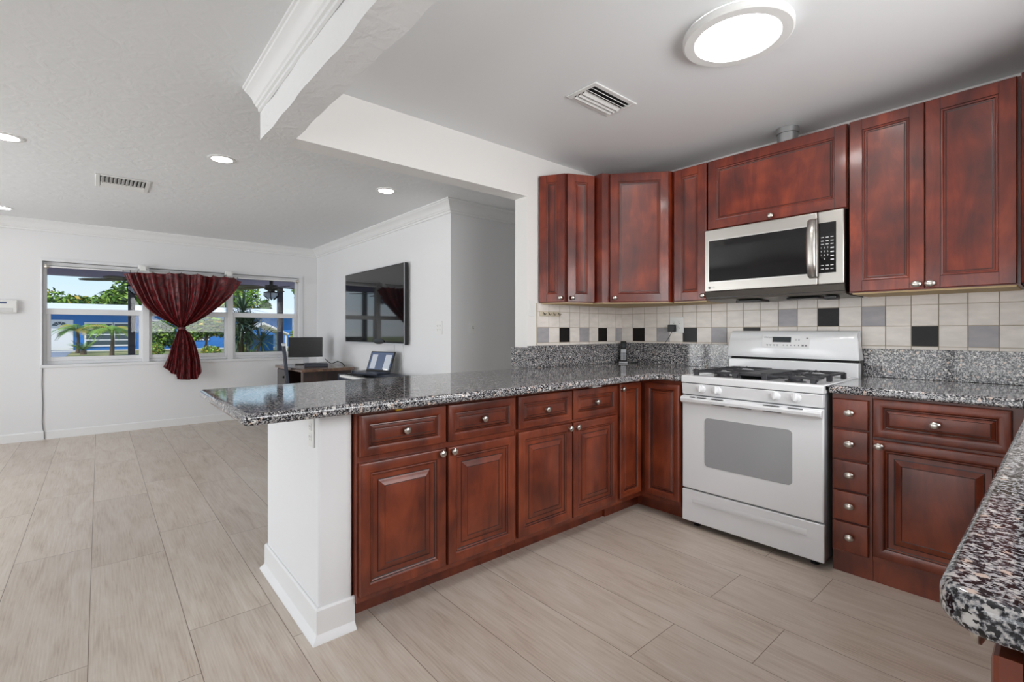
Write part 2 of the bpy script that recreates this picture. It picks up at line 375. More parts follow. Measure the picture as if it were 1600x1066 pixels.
struct(MB().box(-7.3, -6.4, -3.15, -3, 0, 2.6).box(-3.8, -2.5, -3.15, -3, 0, 2.6).box(.1, .77, -3.15, -3, 0, 2.6).box(-6.4, -3.8, -3.15, -3, 2.15, 2.6).box(-2.5, .1, -3.15, -3, 2.15, 2.6)
       .build('wall_south', M['wall'], smooth=0))
struct(MB().box(-7.3, -2.66, -3, 2.45, ZL, 2.6).box(-3.71, -2.66, 2.45, 5.05, ZL, 2.6).box(-2.66, .62, -3, .615, ZL, 2.6)
       .build('ceiling', M['ceil'], smooth=0))
struct(MB().box(-2.53, .62, .74, 3.43, ZK, 2.6).build('ceiling_kitchen', M['ceil_kitchen'], smooth=0))
# L-shaped dropped header, slightly wavy plaster edges
def wavy_bar(mb, a, b, half, zb, zt, n=40, amp=.004, ends=(0, 0), mi=0):
    a = Vector((a[0], a[1], 0)); b = Vector((b[0], b[1], 0)); d = (b-a).normalized(); s_ = Vector((-d.y, d.x, 0)); vs = []; fs = []
    for i in range(n+1):
        t = i/n; p = a+(b-a)*t
        w1 = amp*(math.sin(t*37)+.6*math.sin(t*83+1)); w2 = amp*(math.sin(t*29+2)+.6*math.sin(t*71)); w3 = amp*.8*math.sin(t*41+.5)
        if i in (0, n): w1 = w2 = w3 = 0
        for q in (p+s_*(half), p+s_*(half+w1), p-s_*(half+w2), p-s_*(half)):
            vs.append(q)
        vs[-4] = Vector((vs[-4].x, vs[-4].y, zt)); vs[-1] = Vector((vs[-1].x, vs[-1].y, zt))
        vs[-3] = Vector((vs[-3].x, vs[-3].y, zb+w3)); vs[-2] = Vector((vs[-2].x, vs[-2].y, zb-w3))
    for i in range(n):
        for k in range(4):
            k2 = (k+1) % 4; fs.append((i*4+k, i*4+k2, (i+1)*4+k2, (i+1)*4+k))
    fs += [(3, 2, 1, 0), (n*4, n*4+1, n*4+2, n*4+3)]
    mb.add(vs, fs, mi)
mb = MB(); wavy_bar(mb, (-2.66, .68), (.62, .68), .065, ZB, 2.6, 60, amp=.003)
struct(mb.build('ceiling_beam', M['stucco'], smooth=40))
struct(MB().box(-2.66, -2.53, .7455, 2.32, ZB+.004, 2.6).build('ceiling_header', M['wall_kitchen'], smooth=0))

# crown moulding: a profile swept along the wall tops with mitred corners
CROWN = [(0, 0), (.088, 0), (.088, .012), (.080, .016), (.076, .024), (.058, .036), (.042, .054), (.033, .076), (.026, .082), (.022, .092), (.012, .096), (.012, .112), (.004, .116), (0, .116)]
def sweep(mb, path, prof, z, side=1, sgn=-1, mi=0):
    P = [Vector((p[0], p[1])) for p in path]; n = len(P); K = len(prof); vs = []; fs = []
    nor = []
    for i in range(n-1):
        d = (P[i+1]-P[i]).normalized(); nor.append(Vector((-d.y, d.x))*side)
    for i in range(n):
        if i == 0: m_ = nor[0]
        elif i == n-1: m_ = nor[-1]
        else: m_ = (nor[i-1]+nor[i])/(1+nor[i-1].dot(nor[i]))
        for a, b in prof: q = P[i]+m_*a; vs.append((q.x, q.y, z+sgn*b))
    for i in range(n-1):
        for k in range(K):
            k2 = (k+1) % K; fs.append((i*K+k, i*K+k2, (i+1)*K+k2, (i+1)*K+k))
    fs += [tuple(range(K)), tuple((n-1)*K+k for k in range(K))[::-1]]
    return mb.add(vs, fs, mi)
struct(sweep(MB(), [(-7.3, -3), (-7.3, 2.45), (-3.71, 2.45), (-3.71, 5.05)], CROWN, ZL, side=-1).build('trim_1', M['trim'], smooth=25))
struct(sweep(MB(), [(-2.655, .615), (.62, .615)], [(a*.92, b*.9) for a, b in CROWN], ZL, side=-1).build('trim_2', M['trim'], smooth=25))
BASE = [(0, 0), (.014, 0), (.014, .082), (.008, .092), (0, .092)]
struct(sweep(MB(), [(-7.3, -3), (-7.3, 2.45)], BASE, 0, side=-1, sgn=1).build('baseboard_west', M['trim'], smooth=25))
struct(sweep(MB(), [(-7.286, 2.45), (-3.71, 2.45), (-3.71, 5.05)], BASE, 0, side=-1, sgn=1).build('baseboard_north', M['trim'], smooth=25))
# white plastered end wall of the peninsula, its knee wall and its foot moulding
mb = MB(); mb.box(-2.60, -1.868, .634, .765, 0, .874); mb.box(-2.60, -2.47, .765, 2.19, 0, .874)
struct(mb.build('wall_peninsula', mat('peninsula_plaster', (232, 232, 233), .6, bump=(9, .0035, .6)), bevel=.008, bseg=3))
FOOT = [(0, 0), (.030, 0), (.028, .006), (.016, .020), (.011, .028), (.011, .118), (.006, .126), (0, .126)]
struct(sweep(MB(), [(-2.60, 2.15), (-2.60, .634), (-1.868, .634), (-1.868, .772)], FOOT, 0, side=-1, sgn=1).build('baseboard_peninsula', M['trim'], smooth=25))

# patio doors made up behind the camera to let light in; sink window
def added_patio_door(name, x0, x1):
    f = MB(); f.box(x0, x1, -3.12, -3.05, 0, .06).box(x0, x1, -3.12, -3.05, 2.08, 2.15).box(x0, x0+.06, -3.12, -3.05, .06, 2.08).box(x1-.06, x1, -3.12, -3.05, .06, 2.08)
    c = (x0+x1)/2; f.box(c-.05, c+.05, -3.12, -3.05, .06, 2.08)
    o = struct(f.build(name, M['alu'], smooth=0))
    MB().box(x0+.06, x1-.06, -3.09, -3.08, .06, 2.08).build('pane', M['glass'], o, smooth=0)
added_patio_door('added_door_1', -6.4, -3.8); added_patio_door('added_door_2', -2.5, .1)
f = MB(); f.box(.66, .73, .55, .61, 1.1, 2.1).box(.66, .73, 2.72, 2.78, 1.1, 2.1).box(.66, .73, .61, 2.72, 1.1, 1.16).box(.66, .73, .61, 2.72, 2.04, 2.1).box(.66, .73, 1.64, 1.69, 1.16, 2.04)
o = struct(f.build('window_4', M['alu'], smooth=0)); MB().box(.69, .70, .61, 1.64, 1.16, 2.04).box(.69, .70, 1.69, 2.72, 1.16, 2.04).build('pane', M['glass'], o, smooth=0)

# the wide living-room window: three double-hung units
ZR = 1.405
def window(n, a, b):
    f = MB(); x0, x1 = -7.42, -7.355
    f.box(x0, x1, a, a+.03, z0+.005, z1-.005).box(x0, x1, b-.03, b, z0+.005, z1-.005).box(x0, x1, a+.03, b-.03, z1-.04, z1-.005).box(x0, x1, a+.03, b-.03, z0+.005, z0+.04)
    o = struct(f.build('window_%d' % n, M['alu'], smooth=0, bevel=.003))
    s = MB(); s.box(-7.40, -7.345, a+.02, b-.02, ZR-.035, ZR+.028).box(-7.385, -7.345, a+.03, a+.062, z0+.04, ZR-.035).box(-7.385, -7.345, b-.062, b-.03, z0+.04, ZR-.035).box(-7.385, -7.345, a+.062, b-.062, z0+.04, z0+.085)
    s.build('lower_sash', M['alu'], o, smooth=0, bevel=.003)
    MB().box(-7.372, -7.368, a+.062, b-.062, z0+.085, ZR-.035).build('lower_pane', M['glass'], o, smooth=0)
    MB().box(-7.392, -7.388, a+.03, b-.03, ZR+.028, z1-.04).build('upper_pane', M['glass'], o, smooth=0)
window(1, y0+.002, .428); window(2, .430, 1.328); window(3, 1.330, y1-.002)
s = MB(); s.box(-7.33, -7.285, y0-.02, y1+.02, z0-.03, z0+.004).box(-7.33, -7.29, y1-.002, y1+.05, z0, z1+.03).box(-7.33, -7.292, y0-.012, y0+.002, z0, z1+.03).box(-7.33, -7.288, y0-.012, y1+.05, z1-.004, z1+.03)
s.box(-7.35, -7.315, .395, .465, z0, z1).box(-7.35, -7.315, 1.293, 1.363, z0, z1)
struct(s.build('trim_3', M['alu'], smooth=0, bevel=.004))

# ================================================================== CABINETS
RAISED = [(0, -.021, 0), (0, -.005, 0), (.002, -.001, 0), (.008, .001, 0), (.030, .0015, 0), (.040, -.001, 0), (.0445, -.005, 0), (.0465, -.0075, 1), (.050, -.0055, 0), (.054, -.0075, 0), (.057, -.0115, 1), (.076, -.0115, 0), (.080, -.0105, 1), (.086, -.007, 0), (.104, -.0015, 0), (.107, -.0025, 1), (.109, -.002, 0)]
RAISED_D = [(0, -.021, 0), (0, -.005, 0), (.002, -.001, 0), (.008, .001, 0), (.026, .0015, 0), (.036, -.001, 0), (.040, -.006, 0), (.042, -.009, 1), (.046, -.008, 0), (.049, -.0105, 1), (.053, -.009, 0), (.060, -.0045, 0), (.062, -.0055, 1), (.064, -.005, 0)]
FLAT = [(0, -.021, 0), (0, -.003, 0), (.003, 0, 0), (.056, 0, 0), (.058, -.002, 1), (.062, -.001, 0), (.067, -.003, 0), (.069, -.007, 1), (.074, -.008, 0), (.078, -.0095, 1), (.080, -.010, 0)]
SLAB = [(0, -.021, 0), (0, -.005, 0), (.003, -.001, 0), (.008, 0, 0)]
def fit(rings, w, h):
    lim = min(w, h)/2-.012; mxi = rings[-1][0]; k = min(1, lim/mxi)
    return [(a*k, d, m_) for a, d, m_ in rings]
def front(parent, name, o, U, Nn, w, h, style, mats, butt=False):
    mb = MB(); rg = fit(style, w, h); mb.rings(o, U, Nn, w, h, rg)
    if butt:      # dark joint lines between stiles and rails
        fr = min(.056, rg[3][0])
        for a in (fr, w-fr):
            mb.obox(o, U, Z, Nn, a-.0012, a+.0012, .001, fr, -.002, .0003, 1); mb.obox(o, U, Z, Nn, a-.0012, a+.0012, h-fr, h-.001, -.002, .0003, 1)
    return mb.build(name, mats, parent, smooth=18)
def knob(parent, pos, Nn, U=(0, 0, 1), su=1.0):
    mb = MB(); mb.lathe([(.0075, 0), (.006, .004), (.0055, .012), (.009, .015), (.0155, .018), (.0165, .021), (.014, .0255), (.007, .0285), (.001, .029)], pos, Nn, 20, su=su, U=U)
    return mb.build('knob', M['nickel'], parent, smooth=50)
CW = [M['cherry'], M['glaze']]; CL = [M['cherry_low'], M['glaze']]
# ---- peninsula base cabinets, doors facing +X
XF = -1.82
PN = (1, 0, 0); PU = (0, 1, 0)
def pen_cabinet(ya, yb, fronts, label):
    t = thing('base_cabinet', label, 'cabinet', (XF-.3, (ya+yb)/2, 0), 'peninsula base cabinets')
    b = MB(); b.box(-2.46, XF-.022, ya, yb, .10, .874)
    b.build('body', M['cherry_low'], t, smooth=0)
    MB().box(-2.40, -1.945, ya, yb, 0, .10).build('toe_kick', M['cherry_low'], t, smooth=0)
    for (a, w, kd) in fronts:
        d = front(t, 'drawer', (XF, a, .682), PU, PN, w, .166, RAISED_D, CL); knob(d, (XF-.006, a+w/2, .766), PN)
        d = front(t, 'door', (XF, a, .128), PU, PN, w, .528 if a < 1.6 else .538, RAISED, CL)
        knob(d, (XF, a+w-.028 if kd > 0 else a+.022, .640), PN)
    return t
pen_cabinet(.772, 1.600, [(.779, .399, 1), (1.190, .399, -1)], 'cherry base cabinet next to the white plastered end wall of the peninsula')
pen_cabinet(1.602, 2.436, [(1.612, .402, 1), (2.026, .398, -1)], 'cherry base cabinet in the middle of the peninsula beside the folding-door corner cabinet')
# blind corner cabinet with a folding two-leaf door
t = thing('corner_base_cabinet', 'cherry corner base cabinet with folding door between peninsula and white stove', 'cabinet', (-2.1, 2.95, 0))
b = MB(); b.prism([(-2.46, 2.438), (-1.842, 2.438), (-1.842, 2.702), (-1.552, 2.702), (-1.552, 3.41), (-2.46, 3.41)], .10, .874); b.build('body', M['cherry_low'], t, smooth=0)
b = MB(); b.prism([(-2.46, 2.438), (-1.93, 2.438), (-1.93, 2.80), (-1.552, 2.80), (-1.552, 3.41), (-2.46, 3.41)], 0, .10); b.build('toe_kick', M['cherry_low'], t, smooth=0)
d = front(t, 'door', (XF, 2.458, .136), PU, PN, .222, .716, RAISED_D, CL); knob(d, (XF, 2.470, .822), PN)
front(t, 'door', (-1.797, 2.680, .136), (1, 0, 0), (0, -1, 0), .243, .716, RAISED_D, CL)
# ---- right of the stove, doors facing -Y
RN = (0, -1, 0); RU = (1, 0, 0); YF = 2.74
t = thing('drawer_cabinet', 'narrow cherry cabinet of five small drawers right of the stove', 'cabinet', (-.69, 3.0, 0))
b = MB(); b.box(-.768, -.606, YF+.022, 3.41, .10, .874); b.build('body', M['cherry_low'], t, smooth=0)
MB().box(-.768, -.606, YF+.03, 3.38, 0, .10).build('toe_kick', M['cherry_low'], t, smooth=0)
for i in range(5):
    zz = .112+i*.1495
    d = front(t, 'drawer', (-.762, YF, zz), RU, RN, .143, .141, SLAB, CL); knob(d, (-.690, YF, zz+.078), RN, U=(1, 0, 0), su=1.25)
t = thing('base_cabinet', 'wide cherry base cabinet with drawer over door, right of the five-drawer stack', 'cabinet', (-.3, 3.0, 0))
b = MB(); b.box(-.604, -.05, YF+.022, 3.41, .10, .874); b.build('body', M['cherry_low'], t, smooth=0)
MB().box(-.604, -.05, YF+.03, 3.38, 0, .10).build('toe_kick', M['cherry_low'], t, smooth=0)
d = front(t, 'drawer', (-.600, YF, .688), RU, RN, .452, .176, RAISED_D, CL); knob(d, (-.377, YF-.004, .775), RN, U=(1, 0, 0), su=1.25)
d = front(t, 'door', (-.600, YF, .128), RU, RN, .452, .546, RAISED, CL); knob(d, (-.574, YF, .648), RN, U=(1, 0, 0), su=1.2)
# ---- sink run on the right, doors facing -X, seen only at its near end
t = thing('sink_base_cabinet', 'cherry base cabinet under the near granite counter corner, mostly below the frame', 'cabinet', (.28, 1.6, 0))
b = MB(); b.box(-.028, .60, .682, 2.735, .10, .874); b.build('body', [M['dark']], t, smooth=0)  # cabinet box coloured black to imitate the shade behind the doors
MB().box(.04, .58, .69, 2.70, 0, .10).build('toe_kick', M['cherry_low'], t, smooth=0)
for k in range(4):
    a = .668+k*.515
    d = front(t, 'drawer', (-.050, a+.508, .690), (0, -1, 0), (-1, 0, 0), .508, .172, RAISED_D, CL); knob(d, (-.048, a+.11 if k == 0 else a+.25, .832 if k == 0 else .775), (-1, 0, 0))
    d = front(t, 'door', (-.050, a+.508, .128), (0, -1, 0), (-1, 0, 0), .508, .548, RAISED, CL); knob(d, (-.050, a+.03, .64), (-1, 0, 0))
# ---- wall cabinets
ZU0, ZU1 = 1.388, 2.312; YU = 3.09
def shell(t, poly, z0, z1, inset=.0):
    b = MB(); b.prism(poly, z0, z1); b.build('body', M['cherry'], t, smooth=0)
    b = MB(); cx = sum(p[0] for p in poly)/len(poly); cy = sum(p[1] for p in poly)/len(poly)
    b.prism([(cx+(x-cx)*.96, cy+(y-cy)*.96) for x, y in poly], z0-.008, z0); b.build('underside', M['raw'], t, smooth=0)
def slanted(t, a, b, z0, z1, style, knob_at, gap=.004, su=1.0):
    A = Vector((a[0], a[1], 0)); B = Vector((b[0], b[1], 0)); U = (B-A).normalized(); Nn = Vector((U.y, -U.x, 0)); w = (B-A).length
    o = A+U*gap+Vector((0, 0, z0+.004))+Nn*.021
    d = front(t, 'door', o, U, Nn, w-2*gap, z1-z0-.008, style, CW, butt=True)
    if knob_at is not None:
        p = A+U*(knob_at*w)+Nn*.021+Vector((0, 0, z0+.032)); knob(d, p, Nn, U=U, su=su)
    return d
t = thing('angled_wall_cabinet', 'slim two-door cherry wall cabinet with angled front at the left end of the uppers', 'cabinet', (-2.45, 2.6, ZU0))
p0, p1, p2 = (-2.526, 2.437), (-2.352, 2.535), (-2.262, 2.735)
shell(t, [p0, p1, p2, (-2.526, 2.738)], ZU0, ZU1)
slanted(t, p0, p1, ZU0, ZU1, FLAT, .84); slanted(t, p1, p2, ZU0, ZU1, FLAT, .17)
t = thing('diagonal_wall_cabinet', 'cherry diagonal corner wall cabinet with one wide door above the phone', 'cabinet', (-2.25, 3.1, ZU0))
q0, q1 = (-2.165, 2.792), (-1.853, 3.062)
shell(t, [(-2.526, 2.740), (-2.19, 2.740), q0, q1, (-1.842, 3.093), (-1.842, 3.426), (-2.526, 3.426)], ZU0, ZU1+.005)
slanted(t, q0, q1, ZU0, ZU1, FLAT, .085)
t = thing('narrow_wall_cabinet', 'narrow single-door cherry wall cabinet squeezed between corner cabinet and microwave', 'cabinet', (-1.7, 3.25, ZU0))
shell(t, [(-1.838, YU), (-1.586, YU), (-1.586, 3.426), (-1.838, 3.426)], ZU0, ZU1)
slanted(t, (-1.822, YU), (-1.577, YU), ZU0, ZU1, FLAT, .91)
t = thing('overhead_wall_cabinet', 'short wide cherry cabinet with flip-up door above the microwave', 'cabinet', (-1.17, 3.25, 1.85))
b = MB(); b.box(-1.575, -.786, YU, 3.426, 1.850, ZU1); b.build('body', M['cherry'], t, smooth=0)
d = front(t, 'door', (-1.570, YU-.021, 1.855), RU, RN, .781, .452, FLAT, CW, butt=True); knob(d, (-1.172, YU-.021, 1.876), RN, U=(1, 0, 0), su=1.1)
t = thing('double_wall_cabinet', 'tall two-door cherry wall cabinet right of the microwave', 'cabinet', (-.46, 3.25, ZU0))
shell(t, [(-.780, YU), (-.140, YU), (-.140, 3.426), (-.780, 3.426)], ZU0, ZU1)
d = front(t, 'door', (-.775, YU-.021, ZU0+.004), RU, RN, .309, ZU1-ZU0-.008, FLAT, CW, butt=True); knob(d, (-.493, YU-.021, 1.414), RN, U=(1, 0, 0), su=1.3)
d = front(t, 'door', (-.462, YU-.021, ZU0+.004), RU, RN, .311, ZU1-ZU0-.008, FLAT, CW, butt=True); knob(d, (-.441, YU-.021, 1.414), RN, U=(1, 0, 0), su=1.3)
t = thing('end_wall_cabinet', 'cherry wall cabinet cut off by the right edge of the picture', 'cabinet', (.1, 3.2, ZU0))
shell(t, [(-.132, YU-.02), (.2, 2.80), (.60, 2.80), (.60, 3.426), (-.132, 3.426)], ZU0, ZU1)
slanted(t, (-.128, YU-.024), (.196, 2.804), ZU0, ZU1, FLAT, .9)

# ================================================================== COUNTERS
def rounded(poly, rad):        # round the listed corners of a polygon
    out = []
    n = len(poly)
    for i, p in enumerate(poly):
        r = rad.get(i, 0)
        if not r: out.append(p); continue
        P = Vector(p); A = (Vector(poly[i-1])-P).normalized(); B = (Vector(poly[(i+1) % n])-P).normalized()
        ang = A.angle(B); dist = r/math.tan(ang/2); c = P+(A+B).normalized()*(r/math.sin(ang/2))
        s = P+A*dist-c; e_ = P+B*dist-c
        for k in range(7):
            v = s.lerp(e_, k/6).normalized()*r; out.append(tuple(c+v))
    return out
ZC0, ZC1 = .876, .916
t = thing('granite_countertop', 'long grey speckled granite countertop of the peninsula turning to the stove', 'countertop', (-2.1, 1.8, ZC0))
poly = rounded([(-1.70, .345), (-1.70, 2.655), (-1.549, 2.655), (-1.549, 3.428), (-2.528, 3.428), (-2.528, 2.300), (-2.585, 2.300), (-2.585, .345)], {0: .02, 1: .03, 7: .015})
MB().prism(poly, ZC0, ZC1).build('slab', M['granite'], t, bevel=.0165, bseg=5, smooth=50)
mb = MB(); mb.box(-2.528, -2.503, 2.318, 3.428, ZC1+.0005, 1.076).box(-2.675, -2.503, 2.291, 2.3175, ZC1+.0005, 1.066)
mb.box(-2.503, -1.549, 3.403, 3.428, ZC1+.0005, 1.086); mb.build('upstand', M['granite'], t, bevel=.002)
t = thing('granite_countertop', 'L-shaped granite countertop right of the stove coming close to the camera', 'countertop', (.2, 2.0, ZC0))
poly = rounded([(-.777, 2.665+.06), (-.777, 3.428), (.616, 3.428), (.616, .652), (-.093, .652), (-.093, 2.725)], {4: .05, 5: .03, 0: .012})
MB().prism(poly, ZC0, ZC1).build('slab', M['granite'], t, bevel=.0165, bseg=5, smooth=50)
mb = MB(); mb.box(-.790, .616, 3.403, 3.428, ZC1+.0005, 1.080); mb.build('upstand', M['granite'], t, bevel=.002)

# ================================================================== TILED BACKSPLASH
ROWS = [(1.097, 1.210), (1.210, 1.326), (1.326, 1.442)]
def tiles(mb, o, U, Nn, c0, c1, step, phase, colour, ztop):
    g = .0022
    k = math.floor((c0-phase)/step)
    while phase+k*step < c1:
        a = max(phase+k*step, c0)+g; b = min(phase+(k+1)*step, c1)-g
        if b-a > .004:
            for r, (za, zb) in enumerate(ROWS):
                mb.obox(o, U, Z, Nn, a, b, za+g, min(zb, ztop)-g, 0, .007, colour(k, r))
            mb.obox(o, U, Z, Nn, a, b, 1.0775, 1.097-g, 0, .0065, 0)
        k += 1
# north wall: columns of .1163 counted from the corner
def col_n(k, r):
    low = {1: 2, 3: 1, 5: 2, 7: 1, 9: 2, 17: 2, 19: 1}; up = {11: 1, 13: 2, 15: 1}
    return (low if r == 0 else up if r == 1 else {}).get(k, 0)
def col_w(k, r):
    return {0: 1, 2: 2, 4: 1, 6: 2, 8: 1}.get(k, 0) if r == 0 else 0
mb = MB(); mb.box(-2.52, .615, 3.4235, 3.4295, 1.081, 1.442, 3)
tiles(mb, (0, 3.424, 0), (1, 0, 0), (0, -1, 0), -2.521, .615, .1146, -2.521, col_n, 1.442)
tag(mb.build('backsplash', [M['tile'], M['tile_grey'], M['tile_black'], M['grout']], smooth=0), 'beige tiled backsplash with black and grey accent tiles behind the stove', 'backsplash')
mb = MB(); mb.box(-2.5295, -2.5235, 2.41, 3.423, 1.081, 1.386, 3)
tiles(mb, (-2.524, 0, 0), (0, 1, 0), (1, 0, 0), 2.412, 3.417, .1145, 2.412, col_w, 1.386)
tag(mb.build('backsplash', [M['tile'], M['tile_grey'], M['tile_black'], M['grout']], smooth=0), 'beige tiled backsplash with alternating black and grey tiles on the short left wall', 'backsplash')

# ================================================================== STOVE
t = thing('gas_stove', 'white gas range with black grates standing between the granite counters', 'stove', (-1.163, 3.03, 0))
X0, X1, SY = -1.541, -.785, 2.705
mb = MB(); mb.box(X0+.004, X1-.004, SY+.012, 3.36, .035, .885); mb.build('body', [M['enamel_g']], t, smooth=0)
for fx in (X0+.06, X1-.06):
    for fy in (SY+.06, 3.30): MB().lathe([(.02, 0), (.02, .012), (.01, .016), (.01, .036)], (fx, fy, 0), Z, 12).build('foot', M['black'], t)
mb = MB()
mb.prism([(SY-.022, .872), (SY-.022, .908), (SY-.014, .915), (SY+.03, .915), (SY+.04, .908), (3.27, .908), (3.28, .915), (3.30, .915), (3.30, .872)], X0, X1, 0, lambda a, b, c: (c, a, b))
mb.box(X0, X0+.035, SY+.01, 3.28, .885, .9155).box(X1-.035, X1, SY+.01, 3.28, .885, .9155)
cook = mb.build('cooktop', M['enamel'], t, bevel=.004)
mb = MB(); mb.prism([(SY-.012, .802), (SY-.020, .868), (SY+.02, .868), (SY+.02, .802)], X0+.003, X1-.003, 0, lambda a, b, c: (c, a, b)); pan = mb.build('control_panel', M['enamel'], t, bevel=.003)
for kx in (-1.414, -1.318, -1.006, -.908):
    mb = MB(); mb.lathe([(.026, 0), (.026, .004), (.022, .008), (.020, .020), (.016, .023), (.001, .024)], (kx, SY-.014, .842), (0, -1, .12), 28)
    mb.obox((kx, SY-.014, .842), (1, 0, 0), (0, .12, 1), (0, -1, .12), -.004, .004, -.019, .019, .02, .028)
    mb.build('control_knob', M['enamel'], pan, smooth=40)
# oven door
mb = MB(); mb.box(X0+.002, X1-.002, SY-.012, SY+.012, .236, .796); door = mb.build('oven_door', M['enamel'], t, bevel=.006, bseg=3)
wx0, wx1, wz0, wz1 = -1.397, -.927, .388, .673
poly = rounded([(wx0, wz0), (wx1, wz0), (wx1, wz1), (wx0, wz1)], {0: .022, 1: .022, 2: .022, 3: .022})
mb = MB(); mb.prism(poly, SY-.0135, SY-.0115, 0, lambda a, b, c: (a, c, b)); ow = mb.build('oven_window', [M['ovenglass']], door)
mb = MB()
mb.prism([(SY-.012, .750), (SY-.030, .752), (SY-.040, .762), (SY-.042, .776), (SY-.036, .788), (SY-.012, .794)], X0+.004, X1-.004, 0, lambda a, b, c: (c, a, b))
h = mb.build('handle', M['enamel'], door, bevel=.003)
for vx, vw in ((-1.475, .03), (-1.43, .055), (-1.345, .07), (-1.06, .08), (-.94, .07)): MB().box(vx, vx+vw, SY-.0395, SY-.0335, .7885, .7915).build('vent_slot', M['dark'], door, smooth=0)
for vx, vw in ((-1.34, .075), (-1.24, .12), (-1.06, .09)): MB().box(vx, vx+vw, SY-.0425, SY-.036, .7575, .7605).build('vent_slot', M['dark'], door, smooth=0)
# storage drawer with a pressed contour
mb = MB(); mb.box(X0, X1, SY-.010, SY+.012, .038, .228); dr = mb.build('drawer', M['enamel'], t, bevel=.005, bseg=3)
mb = MB(); ys = SY-.010
mb.add([(-1.475, ys-.0005, .178), (-.862, ys-.0005, .186), (-.905, ys-.012, .168), (-1.42, ys-.012, .162), (-.862, ys-.0005, .150), (-1.475, ys-.0005, .156)], [(0, 1, 2, 3), (3, 2, 4, 5), (0, 3, 5), (1, 4, 2)])
mb.build('pull_ridge', M['enamel'], dr, smooth=60)
# backguard
mb = MB()
bg_ = [(3.300, .900), (3.296, .996), (3.36, .996), (3.36, .900)]
mb.prism(bg_, X0+.004, X1-.004, 0, lambda a, b, c: (c, a, b)); mb.build('backguard_base', M['enamel'], t, bevel=.006)
mb = MB(); mb.box(X0+.015, X1-.015, 3.318, 3.36, .996, 1.012); mb.build('backguard_gap', M['dark'], t, smooth=0)
prof = [(3.290, 1.012), (3.284, 1.030), (3.300, 1.120), (3.312, 1.160), (3.326, 1.178), (3.345, 1.184), (3.385, 1.184), (3.385, 1.012)]
vs = []; K = len(prof); mb = MB()
for xx, k in ((X0, .0), (X0+.012, 1), (X1-.012, 1), (X1, 0)):
    for a, b in prof: vs.append((xx+(0.018 if xx < -1.2 else -.018)*max(0, (b-1.10)/.084)*(1-k)*1.2, a+(.006 if k == 0 else 0), b-(.006 if k == 0 and b > 1.15 else 0)))
fs = []
for i in range(3):
    for k in range(K): k2 = (k+1) % K; fs.append((i*K+k, i*K+k2, (i+1)*K+k2, (i+1)*K+k))
fs += [tuple(range(K)), tuple(3*K+k for k in range(K))[::-1]]
mb.add(vs, fs); bgd = mb.build('backguard', M['enamel'], t, smooth=50)
# console follows the slanted face: a thin plate in an oriented frame
CO = Vector((-1.315, 3.2905, 1.074)); CV = Vector((0, .0165, .085)).normalized(); CN = Vector((0, -CV.z, CV.y))
def con(mb, x0, x1, za, zb, n0, n1, mi=0): return mb.obox((0, 3.284, 1.030), (1, 0, 0), CV, CN, x0, x1, za, zb, n0, n1, mi)
cs = con(MB(), -1.316, -1.037, .044, .130, -.001, .0022).build('console', mat('console_white', (222, 222, 222), .3), bgd, bevel=.001)
con(MB(), -1.252, -1.143, .082, .116, .0022, .0032).build('display', M['lcd'], bgd, smooth=0)
marks = [(x, .0655, .006, .0015) for x in (-1.282, -1.263, -1.240, -1.221)]+[(x, .0595, .004, .0015) for x in (-1.282, -1.263, -1.240, -1.221)]+[(x, .0635, .003, .0035) for x in (-1.185, -1.163, -1.142, -1.120, -1.098)]
marks += [(x, .063, .006, .005) for x in (-1.075, -1.057)]+[(x, z_, .005, .0015) for x in (-1.115, -1.098) for z_ in (.1015, .0935)]+[(-1.052, .1085, .006, .0035)]
for x, z_, a, b in marks: con(MB(), x-a, x+a, z_-b, z_+b, .0022, .0028).build('button_mark', M['mark'], bgd, smooth=0)
tp = lambda x, z, n: Vector((x, 3.284, 1.030))+CV*z+CN*n
text(bgd, 'lettering', 'Whirlpool', tp(-1.306, .113, .003), (1, 0, 0), CN, .013, M['mark'])
# burners and grates
for bx in (-1.36, -.965):
    for by in (2.85, 3.14):
        mb = MB(); mb.lathe([(.052, 0), (.05, .004), (.036, .008), (.034, .016), (.030, .02), (.001, .021)], (bx, by, .908), Z, 24); mb.build('burner', M['iron'], t)
def grate(xc, w):
    mb = MB(); x0, x1 = xc-w/2, xc+w/2; ya, yb = 2.745, 3.255; zt = .946
    for x in (x0, x1-.012): mb.box(x, x+.012, ya, yb, zt-.012, zt)
    for y in (ya, (ya+yb)/2-.006, yb-.012): mb.box(x0, x1, y, y+.012, zt-.012, zt)
    for by in (2.85, 3.14):      # fingers reaching over each burner, turned up at their tips
        for dx, dy in ((1, 0), (-1, 0), (0, 1), (0, -1)):
            L_ = w/2 if dx else .125
            mb.tube([(xc+dx*L_, by+dy*L_, zt-.006), (xc+dx*.06, by+dy*.06, zt-.004), (xc+dx*.028, by+dy*.028, zt+.004)], .0065, 6)
    for x in (x0+.006, x1-.006):
        for y in (ya+.006, (ya+yb)/2, yb-.006):
            mb.box(x-.012, x+.012, y-.012, y+.012, .9085, zt-.004)
    for x in (x0, x1): mb.lathe([(.014, -.014), (.014, .014)], (x, ya+.01, zt-.008), (1, 0, 0), 12)
    return mb.build('grate', M['iron'], t, bevel=.002)
grate(-1.36, .245); grate(-.965, .245)
mb = MB(); mb.box(-1.232, -1.094, 2.755, 3.245, .930, .943).box(-1.232, -1.22, 2.76, 3.24, .9085, .93).box(-1.106, -1.094, 2.76, 3.24, .9085, .93); mb.build('centre_grate', M['iron'], t, bevel=.004)

